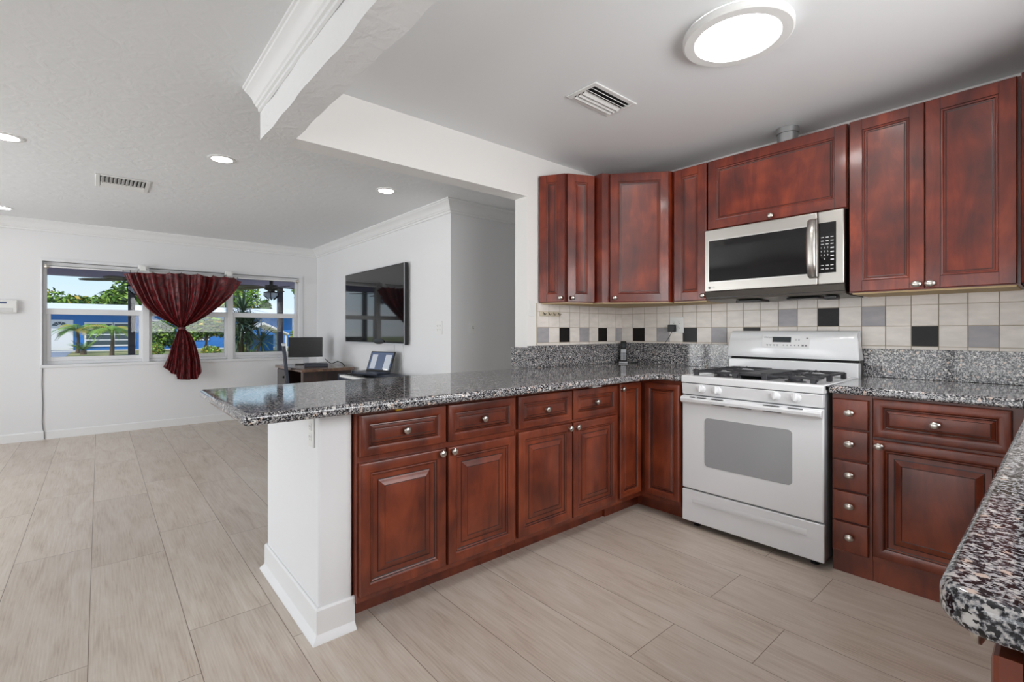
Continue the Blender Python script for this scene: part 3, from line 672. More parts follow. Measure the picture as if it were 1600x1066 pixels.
# ================================================================== MICROWAVE
t = thing('microwave_oven', 'stainless over-the-range microwave with black glass door above the stove', 'microwave', (-1.18, 3.2, 1.385))
MX0, MX1, MY = -1.578, -.792, 3.04
MB().box(MX0, MX1, MY+.022, 3.414, 1.400, 1.847).build('body', M['black'], t, smooth=0)
d = MB().box(MX0, -.9185, MY, MY+.021, 1.440, 1.846).build('door', M['steel'], t, bevel=.006, bseg=3)
MB().box(-1.546, -.966, MY-.0015, MY+.001, 1.505, 1.772).build('door_window', M['black_gloss'], d, bevel=.001)
fr = MB(); fr.box(-1.553, -.958, MY-.001, MY+.0005, 1.498, 1.779); fr.build('window_border', mat('pale_border', (200, 198, 194), .3, metal=.6), d, smooth=0)
hp = [(-.935, MY+.0, 1.478), (-.937, MY-.028, 1.49), (-.938, MY-.044, 1.56), (-.938, MY-.048, 1.645), (-.938, MY-.044, 1.73), (-.937, MY-.028, 1.80), (-.935, MY+.0, 1.812)]
mb = MB(); vs = []; fs = []
for i, (x, y, z_) in enumerate(hp):
    for dx, dy in ((-.022, 0), (-.012, -.008), (.012, -.008), (.022, 0), (.014, .006), (-.014, .006)): vs.append((x+dx, y+dy, z_))
for i in range(len(hp)-1):
    for k in range(6): k2 = (k+1) % 6; fs.append((i*6+k, i*6+k2, (i+1)*6+k2, (i+1)*6+k))
fs += [tuple(range(6)), tuple((len(hp)-1)*6+k for k in range(6))]
mb.add(vs, fs); mb.build('handle', M['steel'], d, smooth=60)
c = MB().box(-.9165, MX1, MY, MY+.021, 1.440, 1.846).build('control_panel', M['steel'], t, bevel=.006, bseg=3)
MB().box(-.912, -.828, MY-.002, MY+.001, 1.503, 1.782).build('keypad', M['black_gloss'], c, bevel=.001)
for x, zz, a, b in [(x, zz, .007, .0018) for x in (-.893, -.870, -.847) for zz in (1.700, 1.680, 1.662, 1.545, 1.525)]+[(-.846, zz, .008, .003) for zz in (1.640, 1.618, 1.596, 1.575)]:
    MB().box(x-a, x+a, MY-.0025, MY-.0018, zz-b, zz+b).build('key_label', M['wmark'], c, smooth=0)
for i, ch in enumerate('1234567890'):
    x = -.899+(i % 3)*.016 if i < 9 else -.883; zz = 1.643-(i//3)*.021
    text(c, 'key_digit', ch, (x, MY-.0022, zz), (1, 0, 0), (0, -1, 0), .012, M['wmark'], 'CENTER')
mb = MB(); mb.prism([(MY+.004, 1.438), (MY+.03, 1.388), (MY+.10, 1.380), (3.414, 1.380), (3.414, 1.402), (MY+.03, 1.402), (MY+.03, 1.438)], MX0, MX1, 0, lambda a, b, c_: (c_, a, b)); mb.build('grille_lip', M['steel_d'], t)
for a in ((-1.40, -1.25, 3.10, 3.25, 1.366, 1.379), (-1.10, -.93, 3.10, 3.25, 1.370, 1.379), (-.90, -.84, 3.08, 3.16, 1.360, 1.379)): MB().box(*a).build('underside_vent', M['black'], t, bevel=.004)
mb = MB(); mb.lathe([(.0085, 0), (.0085, .0006)], (-1.543, MY-.0002, 1.466), (0, -1, 0), 20); lg = mb.build('round_emblem', M['mark'], d, smooth=0)
text(d, 'lettering', 'LG', (-1.530, MY-.0006, 1.466), (1, 0, 0), (0, -1, 0), .018, M['mark'])
tag(MB().lathe([(.058, 0), (.058, .10), (.064, .102), (.064, .135)], (-1.152, 3.27, ZU1+.001), Z, 32).build('vent_duct', M['galv'], smooth=40), 'galvanised round duct rising from the cabinet over the microwave', 'duct')

# ================================================================== CEILING FITTINGS
t = thing('ceiling_light', 'large round flush white ceiling light, lit, in the kitchen', 'light', (-.918, 2.045, ZK))
MB().lathe([(.205, 0), (.215, -.008), (.215, -.030), (.208, -.036), (.168, -.036), (.166, -.030)], (-.918, 2.045, ZK-.0005), Z, 64, caps=False).build('housing', M['wplastic'], t, smooth=40)
MB().lathe([(.167, -.026), (.167, -.033), (.001, -.0345)], (-.918, 2.045, ZK), Z, 64).build('diffuser', M['lamp'], t, smooth=40)
def vent(name, label, cx, cy, zc, lx, ly, along, group=None, tilt=.5):
    t = thing(name, label, 'vent', (cx, cy, zc), group)
    mb = MB(); fw = .028; zc_ = zc-.0005
    for a in ((-lx/2, lx/2, -ly/2, -ly/2+fw), (-lx/2, lx/2, ly/2-fw, ly/2), (-lx/2, -lx/2+fw, -ly/2+fw, ly/2-fw), (lx/2-fw, lx/2, -ly/2+fw, ly/2-fw)):
        mb.box(cx+a[0], cx+a[1], cy+a[2], cy+a[3], zc_-.008, zc_)
    mb.build('frame', M['wplastic'], t, bevel=.003)
    MB().box(cx-lx/2+fw, cx+lx/2-fw, cy-ly/2+fw, cy+ly/2-fw, zc_-.0015, zc_).build('backing', M['dark'], t, smooth=0)
    return t
kx, ky = -1.668, 2.088
t = vent('ceiling_vent', 'white louvred ceiling vent in the kitchen near the round light', kx, ky, ZK, .20, .36, 'y')
for i in range(5):
    x = kx-.055+i*.0275; mb = MB(); a = .6 if i < 3 else -.6
    mb.obox((x, ky, ZK-.010), (math.cos(a), 0, math.sin(a)), (0, 1, 0), (-math.sin(a), 0, math.cos(a)), -.012, .012, -.15, .15, -.0012, .0012); mb.build('slat', M['wplastic'], t, smooth=0)
lx_, ly_ = -5.02, .147
t = vent('ceiling_vent', 'white louvred ceiling vent in the living room, left of a recessed light', lx_, ly_, ZL, .40, .34, 'y')
for i in range(11):
    y = ly_-.125+i*.025; mb = MB(); a = .7
    mb.obox((lx_+.07, y, ZL-.009), (1, 0, 0), (0, math.cos(a), math.sin(a)), (0, -math.sin(a), math.cos(a)), -.10, .10, -.011, .011, -.001, .001); mb.build('slat', M['wplastic'], t, smooth=0)
for i in range(3):
    x = lx_-.06-i*.035; mb = MB(); a = .6
    mb.obox((x, ly_, ZL-.010), (math.cos(a), 0, math.sin(a)), (0, 1, 0), (-math.sin(a), 0, math.cos(a)), -.016, .016, -.14, .14, -.001, .001); mb.build('slat', M['wplastic'], t, smooth=0)
can = thing('recessed_light', '', 'light', (-3.86, .65, ZL), 'recessed lights in the living room ceiling')
MB().lathe([(.085, -.0005), (.088, -.004), (.082, -.007), (.064, -.006), (.062, -.0005)], (-3.86, .65, ZL), Z, 40, caps=False).build('trim_ring', M['wplastic'], can, smooth=40)
MB().lathe([(.063, -.0005), (.063, -.005), (.001, -.0055)], (-3.86, .65, ZL), Z, 40).build('lens', M['can'], can, smooth=40)
can['label'] = 'recessed ceiling light nearest the beam corner, between vent and header'
for (x, y), lb in (((-4.29, -.44), 'recessed ceiling light cut by the left picture edge, left of the vent'), ((-3.81, 1.86), 'recessed ceiling light closest to the crown of the television wall'), ((-6.77, -.72), 'small far recessed ceiling light at the left edge above the window wall')):
    c = copy_tree(can); c.location = (x, y, ZL); c['label'] = lb

# ================================================================== SMALL WALL THINGS
def plate(name, label, cat, o, U, Nn, w, h, kind):
    t = thing(name, label, cat, o)
    MB().obox(o, U, Z, Nn, -w/2, w/2, -h/2, h/2, .0003, .006).build('cover_plate', M['wplastic'], t, bevel=.002)
    if kind == 'rocker':
        MB().obox(o, U, Z, Nn, -.016, .016, -.033, .033, .006, .009).build('rocker', M['wplastic'], t, bevel=.0015)
    if kind == 'toggle':
        MB().obox(o, U, Z, Nn, -.006, .006, -.013, .013, .006, .0075).build('toggle_slot', M['mark'], t, smooth=0)
        MB().obox(o, U, Z, Nn, -.004, .004, -.002, .010, .0075, .018).build('toggle', M['wplastic'], t, bevel=.001)
    if kind in ('outlet', 'double'):
        for du in ((0,) if kind == 'outlet' else (-.023, .023)):
            for dz in (-.02, .02):
                MB().obox(o, U, Z, Nn, du-.015, du+.015, dz-.014, dz+.014, .006, .0075).build('socket', M['wplastic'], t, bevel=.001)
                mb = MB(); mb.obox(o, U, Z, Nn, du-.007, du-.005, dz-.002, dz+.007, .0072, .0078).obox(o, U, Z, Nn, du+.005, du+.007, dz-.002, dz+.007, .0072, .0078).obox(o, U, Z, Nn, du-.002, du+.002, dz-.010, dz-.006, .0072, .0078)
                mb.build('slots', M['dark'], t, smooth=0)
    return t
plate('wall_switch', 'white dimmer switch on the wall stub beside the left upper cabinet', 'switch', (-2.53, 2.272, 1.347), (0, 1, 0), (1, 0, 0), .072, .118, 'rocker') if False else None
plate('wall_switch', 'white switch on the wall stub beside the left upper cabinet', 'switch', (-2.53, 2.362, 1.347), (0, 1, 0), (1, 0, 0), .058, .118, 'rocker')
plate('wall_outlet', 'white outlet plate on the television wall, right of the television', 'outlet', (-3.905, 2.45, 1.215), (1, 0, 0), (0, -1, 0), .11, .125, 'double')
plate('wall_switch', 'white switch plate on the shaded hall wall right of the wall corner', 'switch', (-3.71, 2.70, 1.217), (0, 1, 0), (1, 0, 0), .075, .12, 'toggle')
plate('wall_outlet', 'white outlet high on the peninsula end wall under the granite overhang', 'outlet', (-1.945, .634, .785), (1, 0, 0), (0, -1, 0), .072, .116, 'outlet')
plate('wall_outlet', 'white four-socket outlet on the tiles with the black charger plugged in', 'outlet', (-1.996, 3.416, 1.230), (1, 0, 0), (0, -1, 0), .118, .122, 'double')
ch = thing('phone_charger', 'black plug charger with thin black cord running to the phone', 'charger', (-2.02, 3.40, 1.20))
MB().box(-2.053, -1.997, 3.372, 3.4075, 1.178, 1.232).build('plug', M['black'], ch, bevel=.004)
pts = []
for i in range(15):
    k = i/14; pts.append((-2.024-.36*k**1.15, 3.392-.02*math.sin(k*3.1)-.05*k, 1.178-.2585*(1-(1-k)**2.1)))
pts += [(-2.40, 3.334, .9195), (-2.415, 3.325, .9195)]
MB().tube(pts, .0022, 6).build('cord', M['black'], ch)
hk = thing('hook_rail', 'cream rail of four small hooks under the left wall cabinet', 'hook rail', (-2.515, 2.535, 1.31))
MB().box(-2.5165, -2.509, 2.43, 2.645, 1.292, 1.326).build('rail', M['cream'], hk, bevel=.002)
for i in range(4):
    y = 2.462+i*.052; MB().tube([(-2.509, y, 1.318), (-2.502, y, 1.316), (-2.498, y, 1.306), (-2.492, y, 1.300), (-2.484, y, 1.304), (-2.482, y, 1.312)], .0026, 6).build('hook', M['bronze'], hk)
th = thing('thermostat', 'white wall unit with small blue display at the left picture edge', 'thermostat', (-7.29, -.80, 1.37))
MB().box(-7.2985, -7.26, -.96, -.652, 1.372, 1.512).build('case', M['wplastic'], th, bevel=.016, bseg=4)
MB().box(-7.261, -7.258, -.93, -.735, 1.472, 1.490).build('display', M['screen_lcd'], th, smooth=0)
MB().box(-7.261, -7.257, -.93, -.69, 1.385, 1.425).build('cover_flap', mat('flap_white', (214, 214, 214), .4), th, bevel=.002)
tag(MB().tube([(-7.294, -.468, .778), (-7.293, -.472, .6), (-7.294, -.466, .4), (-7.293, -.470, .2), (-7.293, -.464, .11), (-7.281, -.455, .095), (-7.280, -.452, .004)], .004, 6).build('wire', M['mark'], smooth=40), 'thin grey wire running down the wall from the left window corner', 'wire')
tag(MB().prism([(.935, .848), (.968, .852), (.948, .870)], -1.838, -1.826, 0, lambda a, b, c: (c, a, b)).build('sticker', M['yellow'], smooth=0), 'small yellow tag stuck under the granite edge above the first drawer', 'tag')
tag(MB().prism([(2.175, .850), (2.262, .852), (2.255, .862), (2.225, .8655), (2.19, .861)], -1.838, -1.812, 0, lambda a, b, c: (c, a, b)).build('paper_scrap', M['wplastic'], smooth=0), 'scrap of white paper caught under the granite above the fourth peninsula drawer', 'scrap')

# cordless phone on its cradle
ph = thing('cordless_phone', 'silver and black cordless phone standing in its cradle in the counter corner', 'phone', (-2.44, 3.335, ZC1))
F = Vector((.57, -.82, 0)).normalized(); U_ = Vector((-F.y, F.x, 0)); U_ = Vector((.82, .57, 0)).normalized()
o = Vector((-2.435, 3.325, ZC1+.0005))
mb = MB(); mb.obox(o, U_, Z, F, -.036, .036, 0, .012, -.045, .035, 0).obox(o, U_, Z, F, -.030, .030, .012, .045, -.040, -.012, 1); mb.build('cradle', [M['silver'], M['black']], ph, bevel=.004)
tl = Vector((0, 0, 1))*.97-F*.24; tn = F*.97+Vector((0, 0, 1))*.24
mb = MB(); mb.obox(o+Vector((0, 0, .014)), U_, tl, tn, -.024, .024, 0, .17, -.012, .014); hs = mb.build('handset', M['black'], ph, bevel=.006, bseg=3)
mb = MB(); mb.obox(o+Vector((0, 0, .014)), U_, tl, tn, -.021, .021, .006, .10, .013, .0155); mb.build('keypad', M['silver'], hs, bevel=.001)
mb = MB()
for i in range(3):
    for j in range(4): mb.obox(o+Vector((0, 0, .014)), U_, tl, tn, -.017+i*.0125, -.008+i*.0125, .012+j*.016, .022+j*.016, .0155, .0165)
mb.build('keys', mat('phone_key', (90, 92, 98), .5), hs, smooth=0)
mb = MB(); mb.obox(o+Vector((0, 0, .014)), U_, tl, tn, -.017, .017, .115, .15, .0135, .0148); mb.build('display', M['lcd'], hs, smooth=0)
MB().tube([o-F*.03-U_*.03+Vector((0, 0, .02)), o-U_*.07+Vector((0, 0, .012)), o-U_*.10-F*.03+Vector((0, 0, .004))], .0022, 6).build('line_cord', M['black'], ph)

# ================================================================== LIVING ROOM THINGS
t = thing('television', 'large flat black television mounted on the white wall', 'television', (-5.25, 2.42, 1.04))
MB().box(-6.03, -4.470, 2.385, 2.425, 1.040, 1.895).build('case', M['black'], t, bevel=.004)
MB().box(-6.018, -4.482, 2.3825, 2.3855, 1.062, 1.885).build('screen', M['black_gloss'], t, smooth=0)
mb = MB(); mb.box(-6.03, -4.47, 2.382, 2.386, 1.040, 1.053).box(-4.478, -4.47, 2.382, 2.386, 1.053, 1.895).box(-6.03, -6.024, 2.382, 2.386, 1.053, 1.895); mb.build('bezel', M['silver'], t, smooth=0)
MB().lathe([(.03, 0), (.03, .006), (.02, .008)], (-5.06, 2.382, 1.068), (0, -1, 0), 24, su=4.4, U=(1, 0, 0)).build('sensor_pod', M['black'], t)
MB().box(-5.5, -5.0, 2.425, 2.449, 1.3, 1.65).build('wall_mount', M['black'], t, smooth=0)
mb = MB(); mb.tube([(-4.82, 2.442, 1.06), (-4.81, 2.444, .95), (-4.80, 2.444, .84), (-4.82, 2.442, .74)], .003, 6).tube([(-4.62, 2.442, 1.06), (-4.60, 2.444, .93), (-4.64, 2.444, .82), (-4.70, 2.442, .74)], .003, 6); mb.build('cable', M['wplastic'], t)
# desk
t = thing('desk', 'dark wooden desk with brown top under the window corner', 'desk', (-6.3, 2.06, 0))
MB().box(-6.86, -5.755, 1.765, 2.385, .705, .74).build('tabletop', M['desktop'], t, bevel=.004)
MB().box(-6.82, -6.43, 1.79, 2.36, .0, .705).build('pedestal', M['desk'], t, smooth=0)
d = MB().box(-6.80, -6.45, 1.777, 1.79, .08, .69).build('door', mat('desk_door_grey', (78, 74, 74), .4), t, bevel=.003)
MB().lathe([(.012, 0), (.016, .012), (.006, .018)], (-6.50, 1.777, .60), (0, -1, 0), 14).build('knob', M['bronze'], d)
MB().box(-5.815, -5.785, 1.788, 2.36, 0, .705).build('side_panel', M['desk'], t, smooth=0)
MB().box(-5.82, -5.775, 1.775, 1.788, 0, .705).build('edge_strip', mat('edge_grey_brown', (104, 94, 90), .4), t, smooth=0)
MB().box(-6.43, -5.815, 2.32, 2.34, .25, .705).build('back_panel', M['desk'], t, smooth=0)
# chair seen edge-on
t = thing('desk_chair', 'tall-backed dark chair drawn up to the desk, seen edge-on', 'chair', (-6.08, 1.70, 0))
CR = Matrix.Rotation(R(-13.6), 3, 'Z'); CU = CR @ Vector((1, 0, 0)); CB = CR @ Vector((0, 1, 0)); CP = Vector((-6.08, 1.70, 0))
for u in (-.165, .165):
    MB().obox(CP, CU, CB, Z, u-.018, u+.018, .33, .366, 0, .43).build('leg', M['bluegrey'], t, smooth=0)
    MB().obox(CP, CU, CB, Z, u-.018, u+.018, .0, .036, 0, .43).build('leg', M['bluegrey'], t, smooth=0)
MB().obox(CP, CU, CB, Z, -.19, .19, -.01, .38, .43, .475).build('seat', M['bluegrey'], t, bevel=.012)
A = CP+Vector((0, 0, .475))+CB*.012; dirv = (Vector((0, 0, 1))-CB*.10).normalized(); nn = (-CB-Vector((0, 0, .10))).normalized()
mb = MB()
for u in (-.18, .145): mb.obox(A, CU, dirv, nn, u, u+.035, 0, .54, -.016, .016)
for v in (.10, .24, .38, .47): mb.obox(A, CU, dirv, nn, -.145, .145, v, v+.07, -.011, .011)
mb.build('backrest', M['bluegrey'], t, bevel=.004)
mb = MB(); mb.obox(A, CU, dirv, nn, -.182, .182, .538, .565, -.018, .018); mb.build('back_cap', M['silver'], t, bevel=.003)
# monitor
t = thing('monitor', 'black computer monitor on a silver stand on the desk', 'monitor', (-6.66, 2.06, .7405))
Fm = Vector((.956, -.293, 0)); Um = Vector((.293, .956, 0)); o = Vector((-6.64, 2.09, .7405))
def mo(mb, *a): return mb.obox(o, Um, Z, Fm, *a)
mo(MB(), -.13, .07, 0, .012, -.07, .09).build('base', M['black'], t, bevel=.003)
mo(MB(), -.035, .035, .0125, .22, -.045, -.025).build('stand', M['silver'], t, bevel=.003)
mo(MB(), -.215, .205, .098, .362, -.02, .02).build('case', M['black'], t, bevel=.004)
mo(MB(), -.205, .195, .112, .354, .0195, .0215).build('screen', M['screen_off'], t, smooth=0)
t = tag(MB().obox((-6.14, 2.06, .7405), Um, Z, Fm, -.14, .13, 0, .042, -.14, .10).build('set_top_box', M['bluegrey'], bevel=.006), 'flat dark blue-grey box lying on the desk before the monitor', 'box')
tag(MB().tube([(-6.68, 2.36, .80), (-6.56, 2.33, .79), (-6.42, 2.31, .775), (-6.30, 2.30, .76), (-6.22, 2.29, .765), (-6.10, 2.31, .80), (-6.0, 2.33, .78), (-5.95, 2.34, .746)], .006, 6).build('cable', M['black'], smooth=40), 'black cable looping across the desk behind the flat box', 'cable')
# digital piano
t = thing('digital_piano', 'dark slab digital piano with white keys along the television wall', 'piano', (-4.65, 2.2, 0))
PX0, PX1 = -5.31, -3.96
mb = MB(); mb.box(PX0, PX1, 2.01, 2.37, .60, .675).box(PX0, PX1, 2.17, 2.37, .675, .735).box(PX0, PX0+.03, 2.01, 2.17, .675, .708).box(PX1-.03, PX1, 2.01, 2.17, .675, .708); mb.build('case', M['bluegrey'], t, bevel=.005)
nk = 52; kw = (PX1-PX0-.07)/nk; mb = MB()
for i in range(nk): mb.box(PX0+.035+i*kw+.0005, PX0+.035+(i+1)*kw-.0005, 2.018, 2.168, .676, .70)
mb.build('white_keys', M['wplastic'], t, smooth=0)
mb = MB()
for i in range(nk-1):
    if (i+5) % 7 in (0, 1, 3, 4, 5): mb.box(PX0+.035+(i+1)*kw-.006, PX0+.035+(i+1)*kw+.006, 2.075, 2.168, .70, .711)
mb.build('black_keys', M['black'], t, smooth=0)
for x in (PX0+.12, PX1-.12):
    MB().tube([(x, 2.02, 0), (x, 2.36, .598)], .014, 8).tube([(x, 2.36, .0), (x, 2.02, .598)], .014, 8).build('stand_leg', M['black'], t)
# laptop on the piano
t = thing('laptop', 'open laptop with window reflections painted on its screen, standing on the piano', 'laptop', (-4.82, 2.27, .7355))
Fl = Vector((.30, -.954, 0)).normalized(); Ul = Vector((.954, .30, 0)).normalized(); o = Vector((-4.80, 2.235, .7355))
mb = MB(); mb.obox(o, Ul, Z, Fl, -.18, .18, 0, .018, -.02, .16); mb.build('keyboard_base', M['bluegrey'], t, bevel=.003)
lt = (Vector((0, 0, 1))*.93-Fl*.36).normalized(); ln = (Fl*.93+Vector((0, 0, 1))*.36).normalized(); lo = o+Vector((0, 0, .018))-Fl*.012
MB().obox(lo, Ul, lt, ln, -.18, .18, 0, .225, -.010, 0).build('lid', M['black'], t, bevel=.002)
MB().obox(lo, Ul, lt, ln, -.165, .165, .02, .212, 0, .0015).build('screen', M['laptop_screen'], t, smooth=0)
for a, b in ((-.14, -.06), (.06, .15)): MB().obox(lo, Ul, lt, ln, a, b, .03, .187, .0015, .002).build('screen_reflection', M['reflection_pane'], t, smooth=0)  # painted reflections of window panes

# curtain rod and curtain
t = thing('curtain_rod', 'thin white curtain rod across the head of the living room window', 'curtain rod', (-7.2, .85, 1.88))
MB().tube([(-7.205, -.43, 1.882), (-7.205, 2.15, 1.893)], .0085, 10).build('rod', M['trim'], t)
for y, zz in ((-.43, 1.882), (2.15, 1.893)): MB().lathe([(.02, -.02), (.026, 0), (.02, .02)], (-7.205, y, zz), (0, 1, 0), 14).build('finial', M['nickel'], t)
for y in (.395, 1.297):
    mb = MB(); mb.box(-7.287, -7.225, y-.045, y+.045, 1.925, 1.972).box(-7.225, -7.19, y-.03, y+.03, 1.90, 1.96); mb.build('bracket', M['wplastic'], t, bevel=.004)
def interp(P, t):
    n = len(P)-1; x = min(max(t, 0), .99999)*n; i = int(x); k = x-i
    a, b = Vector(P[i]), Vector(P[i+1]); p = Vector(P[max(i-1, 0)]); q = Vector(P[min(i+2, n)])
    return .5*((2*a)+(b-p)*k+(2*p-5*a+4*b-q)*k*k+(3*a-p-3*b+q)*k**3)
LU = [(.211, 1.851), (.298, 1.671), (.402, 1.487), (.54, 1.357), (.714, 1.243), (.745, 1.215)]
RU_ = [(1.429, 1.815), (1.318, 1.645), (1.173, 1.494), (.998, 1.346), (.829, 1.244), (.805, 1.215)]
LD = [(.745, 1.215), (.722, 1.164), (.695, 1.07), (.666, .989), (.63, .86), (.587, .748)]
RD = [(.805, 1.215), (.862, 1.144), (.90, 1.07), (.929, .983), (.965, .84), (.989, .668)]
NS, NT = 220, 46
ct = thing('curtain', 'burgundy satin curtain gathered in the middle, hanging before the window', 'curtain', (-7.17, .78, .58))
def fold(s):
    a = abs(math.sin(math.pi*(5.5*s+.5*math.sin(4.3*s))))**.7
    return 1.5*(a-.6)*(.6+.5*math.sin(9*s+1))+.5*math.sin(2*math.pi*(7.3*s+.4*math.sin(7*s)))+.22*math.sin(2*math.pi*(17*s+.5*math.sin(11*s)))
def sheet(name, LP, RP, amp, topfix=None, botfix=None, nt=NT):
    vs = []; fs = []
    for j in range(nt+1):
        tt = j/nt; a = interp(LP, tt); b = interp(RP, tt)
        for i in range(NS+1):
            s = i/NS; y = a.x+(b.x-a.x)*s; zz = a.y+(b.y-a.y)*s
            if topfix: zz += topfix(s)*(1-tt)**2.5
            if botfix: zz += botfix(s)*tt**2
            A_ = amp(tt); x = -7.165+A_*fold(s+.03*math.sin(3*tt+4*s))+.004*math.sin(23*s+31*tt)+.003*math.sin(57*s-44*tt)+.03*math.sin(math.pi*s)*math.sin(math.pi*min(1, tt*1.1))
            vs.append((x, y, zz))
    for j in range(nt):
        for i in range(NS):
            q = j*(NS+1)+i; fs.append((q, q+1, q+NS+2, q+NS+1))
    o = MB().add(vs, fs).build(name, M['velvet'], ct, smooth=0, fix=False)
    for p in o.data.polygons: p.use_smooth = True
    return o
hooks = [.0, .055, .11, .23, .36, .46, .60, .74, .84, .93]
def scallop(s):
    base = .021*min(1, s/.12) + (.05*min(1, (1-s)/.07) if s > .5 else .05*s/.5)
    best = max([h for h in hooks if h <= s], default=0); nxt = min([h for h in hooks if h > s], default=1.0)
    k = (s-best)/(nxt-best) if nxt > best else 0
    return base-.10*(nxt-best)*math.sin(math.pi*k)
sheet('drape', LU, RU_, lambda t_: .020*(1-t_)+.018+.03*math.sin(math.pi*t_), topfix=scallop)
def hem(s):
    lin_ = .748+(.668-.748)*s
    pts_ = [(0, .748), (.15, .70), (.2, .665), (.32, .65), (.36, .59), (.6, .578), (.86, .58), (.93, .63), (1, .668)]
    for (a, b), (c_, d_) in zip(pts_, pts_[1:]):
        if s <= c_: return b+(d_-b)*(s-a)/(c_-a)-lin_
    return 0
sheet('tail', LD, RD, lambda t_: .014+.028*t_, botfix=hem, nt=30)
MB().lathe([(.040, -.014), (.043, 0), (.040, .014)], (-7.158, .775, 1.217), Z, 24, su=1.0, caps=False).build('tieback', M['velvet'], ct)
for h_ in hooks+[.97]:
    y = .211+1.218*h_; zz = 1.851-.036*h_+scallop(h_)
    MB().tube([(-7.165, y, zz-.012), (-7.180, y, zz+.012), (-7.205, y, 1.887+.004*h_+.012), (-7.218, y, 1.884)], .0028, 5).build('hook', M['black'], ct)

# ================================================================== OUTDOORS
struct(MB().box(-110, -7.6, -60, 70, -.35, -.15).build('ground', M['lawn'], smooth=0, loc=(0, 0, 0)))
struct(MB().box(-42.6, -10.2, -12, -1.35, -.15, -.142).build('driveway', M['asphalt'], smooth=0))
struct(MB().box(-44.4, -42.6, -14, 20, -.15, -.13).build('sidewalk', M['concrete'], smooth=0))
struct(MB().box(-10.1, -7.45, -5, 7, -.35, -.10).build('porch_slab', M['concrete'], smooth=0))
mb = MB(); mb.prism([(-7.45, 2.22), (-10.15, 2.14), (-10.15, 2.26), (-7.45, 2.36)], -6, 8, 0, lambda a, b, c: (a, c, b)); mb.box(-10.05, -9.90, -6, 8, 2.03, 2.138)
struct(mb.build('porch_roof', M['porch'], smooth=0))
pp = thing('porch_post', 'dark grey porch post seen through the left window pane', 'post', (-9.975, .40, -.10), 'porch posts')
MB().box(-10.02, -9.93, .355, .445, -.10, 2.03).build('shaft', M['postp'], pp, bevel=.004)
mb = MB(); mb.box(-10.04, -9.91, .335, .465, -.10, .0); mb.build('base', M['postp'], pp, smooth=0)
p2 = copy_tree(pp); p2.location = (-9.975, 2.655, -.10); p2['label'] = 'dark grey porch post seen through the right window pane'
fan = thing('ceiling_fan', 'dark porch ceiling fan behind the left window pane, near the curtain edge', 'fan', (-9.0, .42, 2.17), 'porch ceiling fans')
fc = Vector((-9.0, .42, 0))
MB().lathe([(.05, 2.172), (.06, 2.13), (.03, 2.12), (.03, 1.985), (.10, 1.975), (.11, 1.905), (.06, 1.885), (.05, 1.855)], fc, Z, 20).build('motor', M['bronze'], fan, smooth=40)
MB().lathe([(.05, 1.855), (.10, 1.84), (.105, 1.795), (.07, 1.755), (.02, 1.74)], fc, Z, 20).build('light_kit', M['frost'], fan, smooth=40)
mb = MB()
for k in range(6):
    a = k*math.pi/3; c_, s_ = math.cos(a), math.sin(a)
    mb.tube([fc+Vector((c_*.05, s_*.05, 1.865)), fc+Vector((c_*.125, s_*.125, 1.845)), fc+Vector((c_*.125, s_*.125, 1.795)), fc+Vector((c_*.04, s_*.04, 1.725))], .008, 6)
mb.build('scroll_bracket', M['bronze'], fan)
for k in range(5):
    a = R(-105+72*k); d_ = Vector((math.cos(a), math.sin(a), 0)); s_ = Vector((-d_.y, d_.x, .12)).normalized(); vs = []
    for q, w in ((.10, .03), (.18, .035), (.30, .07), (.48, .085), (.60, .07), (.66, .03)):
        for sg in (-1, 1):
            for up in (0, .008): vs.append(fc+d_*q+s_*(w*sg)+Vector((0, 0, 1.93+up-.03*q*q)))
    fs = []
    for i in range(5):
        b_ = i*4; fs += [(b_, b_+4, b_+6, b_+2), (b_+1, b_+3, b_+7, b_+5), (b_, b_+1, b_+5, b_+4), (b_+2, b_+6, b_+7, b_+3)]
    fs += [(0, 2, 3, 1), (20, 21, 23, 22)]
    MB().add(vs, fs).build('blade', M['fanwood'], fan, smooth=0)
f2 = copy_tree(fan); f2.location = (-9.0, 2.256, 2.17); f2.rotation_euler = (0, 0, R(40)); f2['label'] = 'dark porch ceiling fan with lamp behind the right window pane'
# blue house across the lawn
t = thing('neighbour_house', 'bright blue single-storey house with a white roof across the lawn', 'house', (-47, 4, -.15))
HX = -45
MB().box(HX-6, HX, -7.5, 13.0, -.15, 2.55).build('wall', M['blue'], t, smooth=0)
mb = MB(); mb.prism([(HX+.9, 2.50), (HX+.9, 2.72), (HX-3.2, 3.25), (HX-7.3, 2.72), (HX-7.3, 2.50)], -8.1, 13.6, 0, lambda a, b, c: (a, c, b)); mb.build('roof', M['white_roof'], t, smooth=0)
d = MB().box(HX, HX+.06, -2.72, -1.36, -.12, 1.98).build('front_door', M['white_ext'], t, smooth=0)
mb = MB()
for k in range(5):
    a0, a1 = math.pi*(k+.08)/5, math.pi*(k+.92)/5; cy_ = -2.04
    mb.prism([(cy_+.12*math.cos(a0), 1.55+.10*math.sin(a0)), (cy_+.40*math.cos(a0), 1.55+.30*math.sin(a0)), (cy_+.40*math.cos(a1), 1.55+.30*math.sin(a1)), (cy_+.12*math.cos(a1), 1.55+.10*math.sin(a1))], HX+.06, HX+.07, 0, lambda a, b, c: (c, a, b))
mb.build('fanlight', M['housewin'], d, smooth=0)
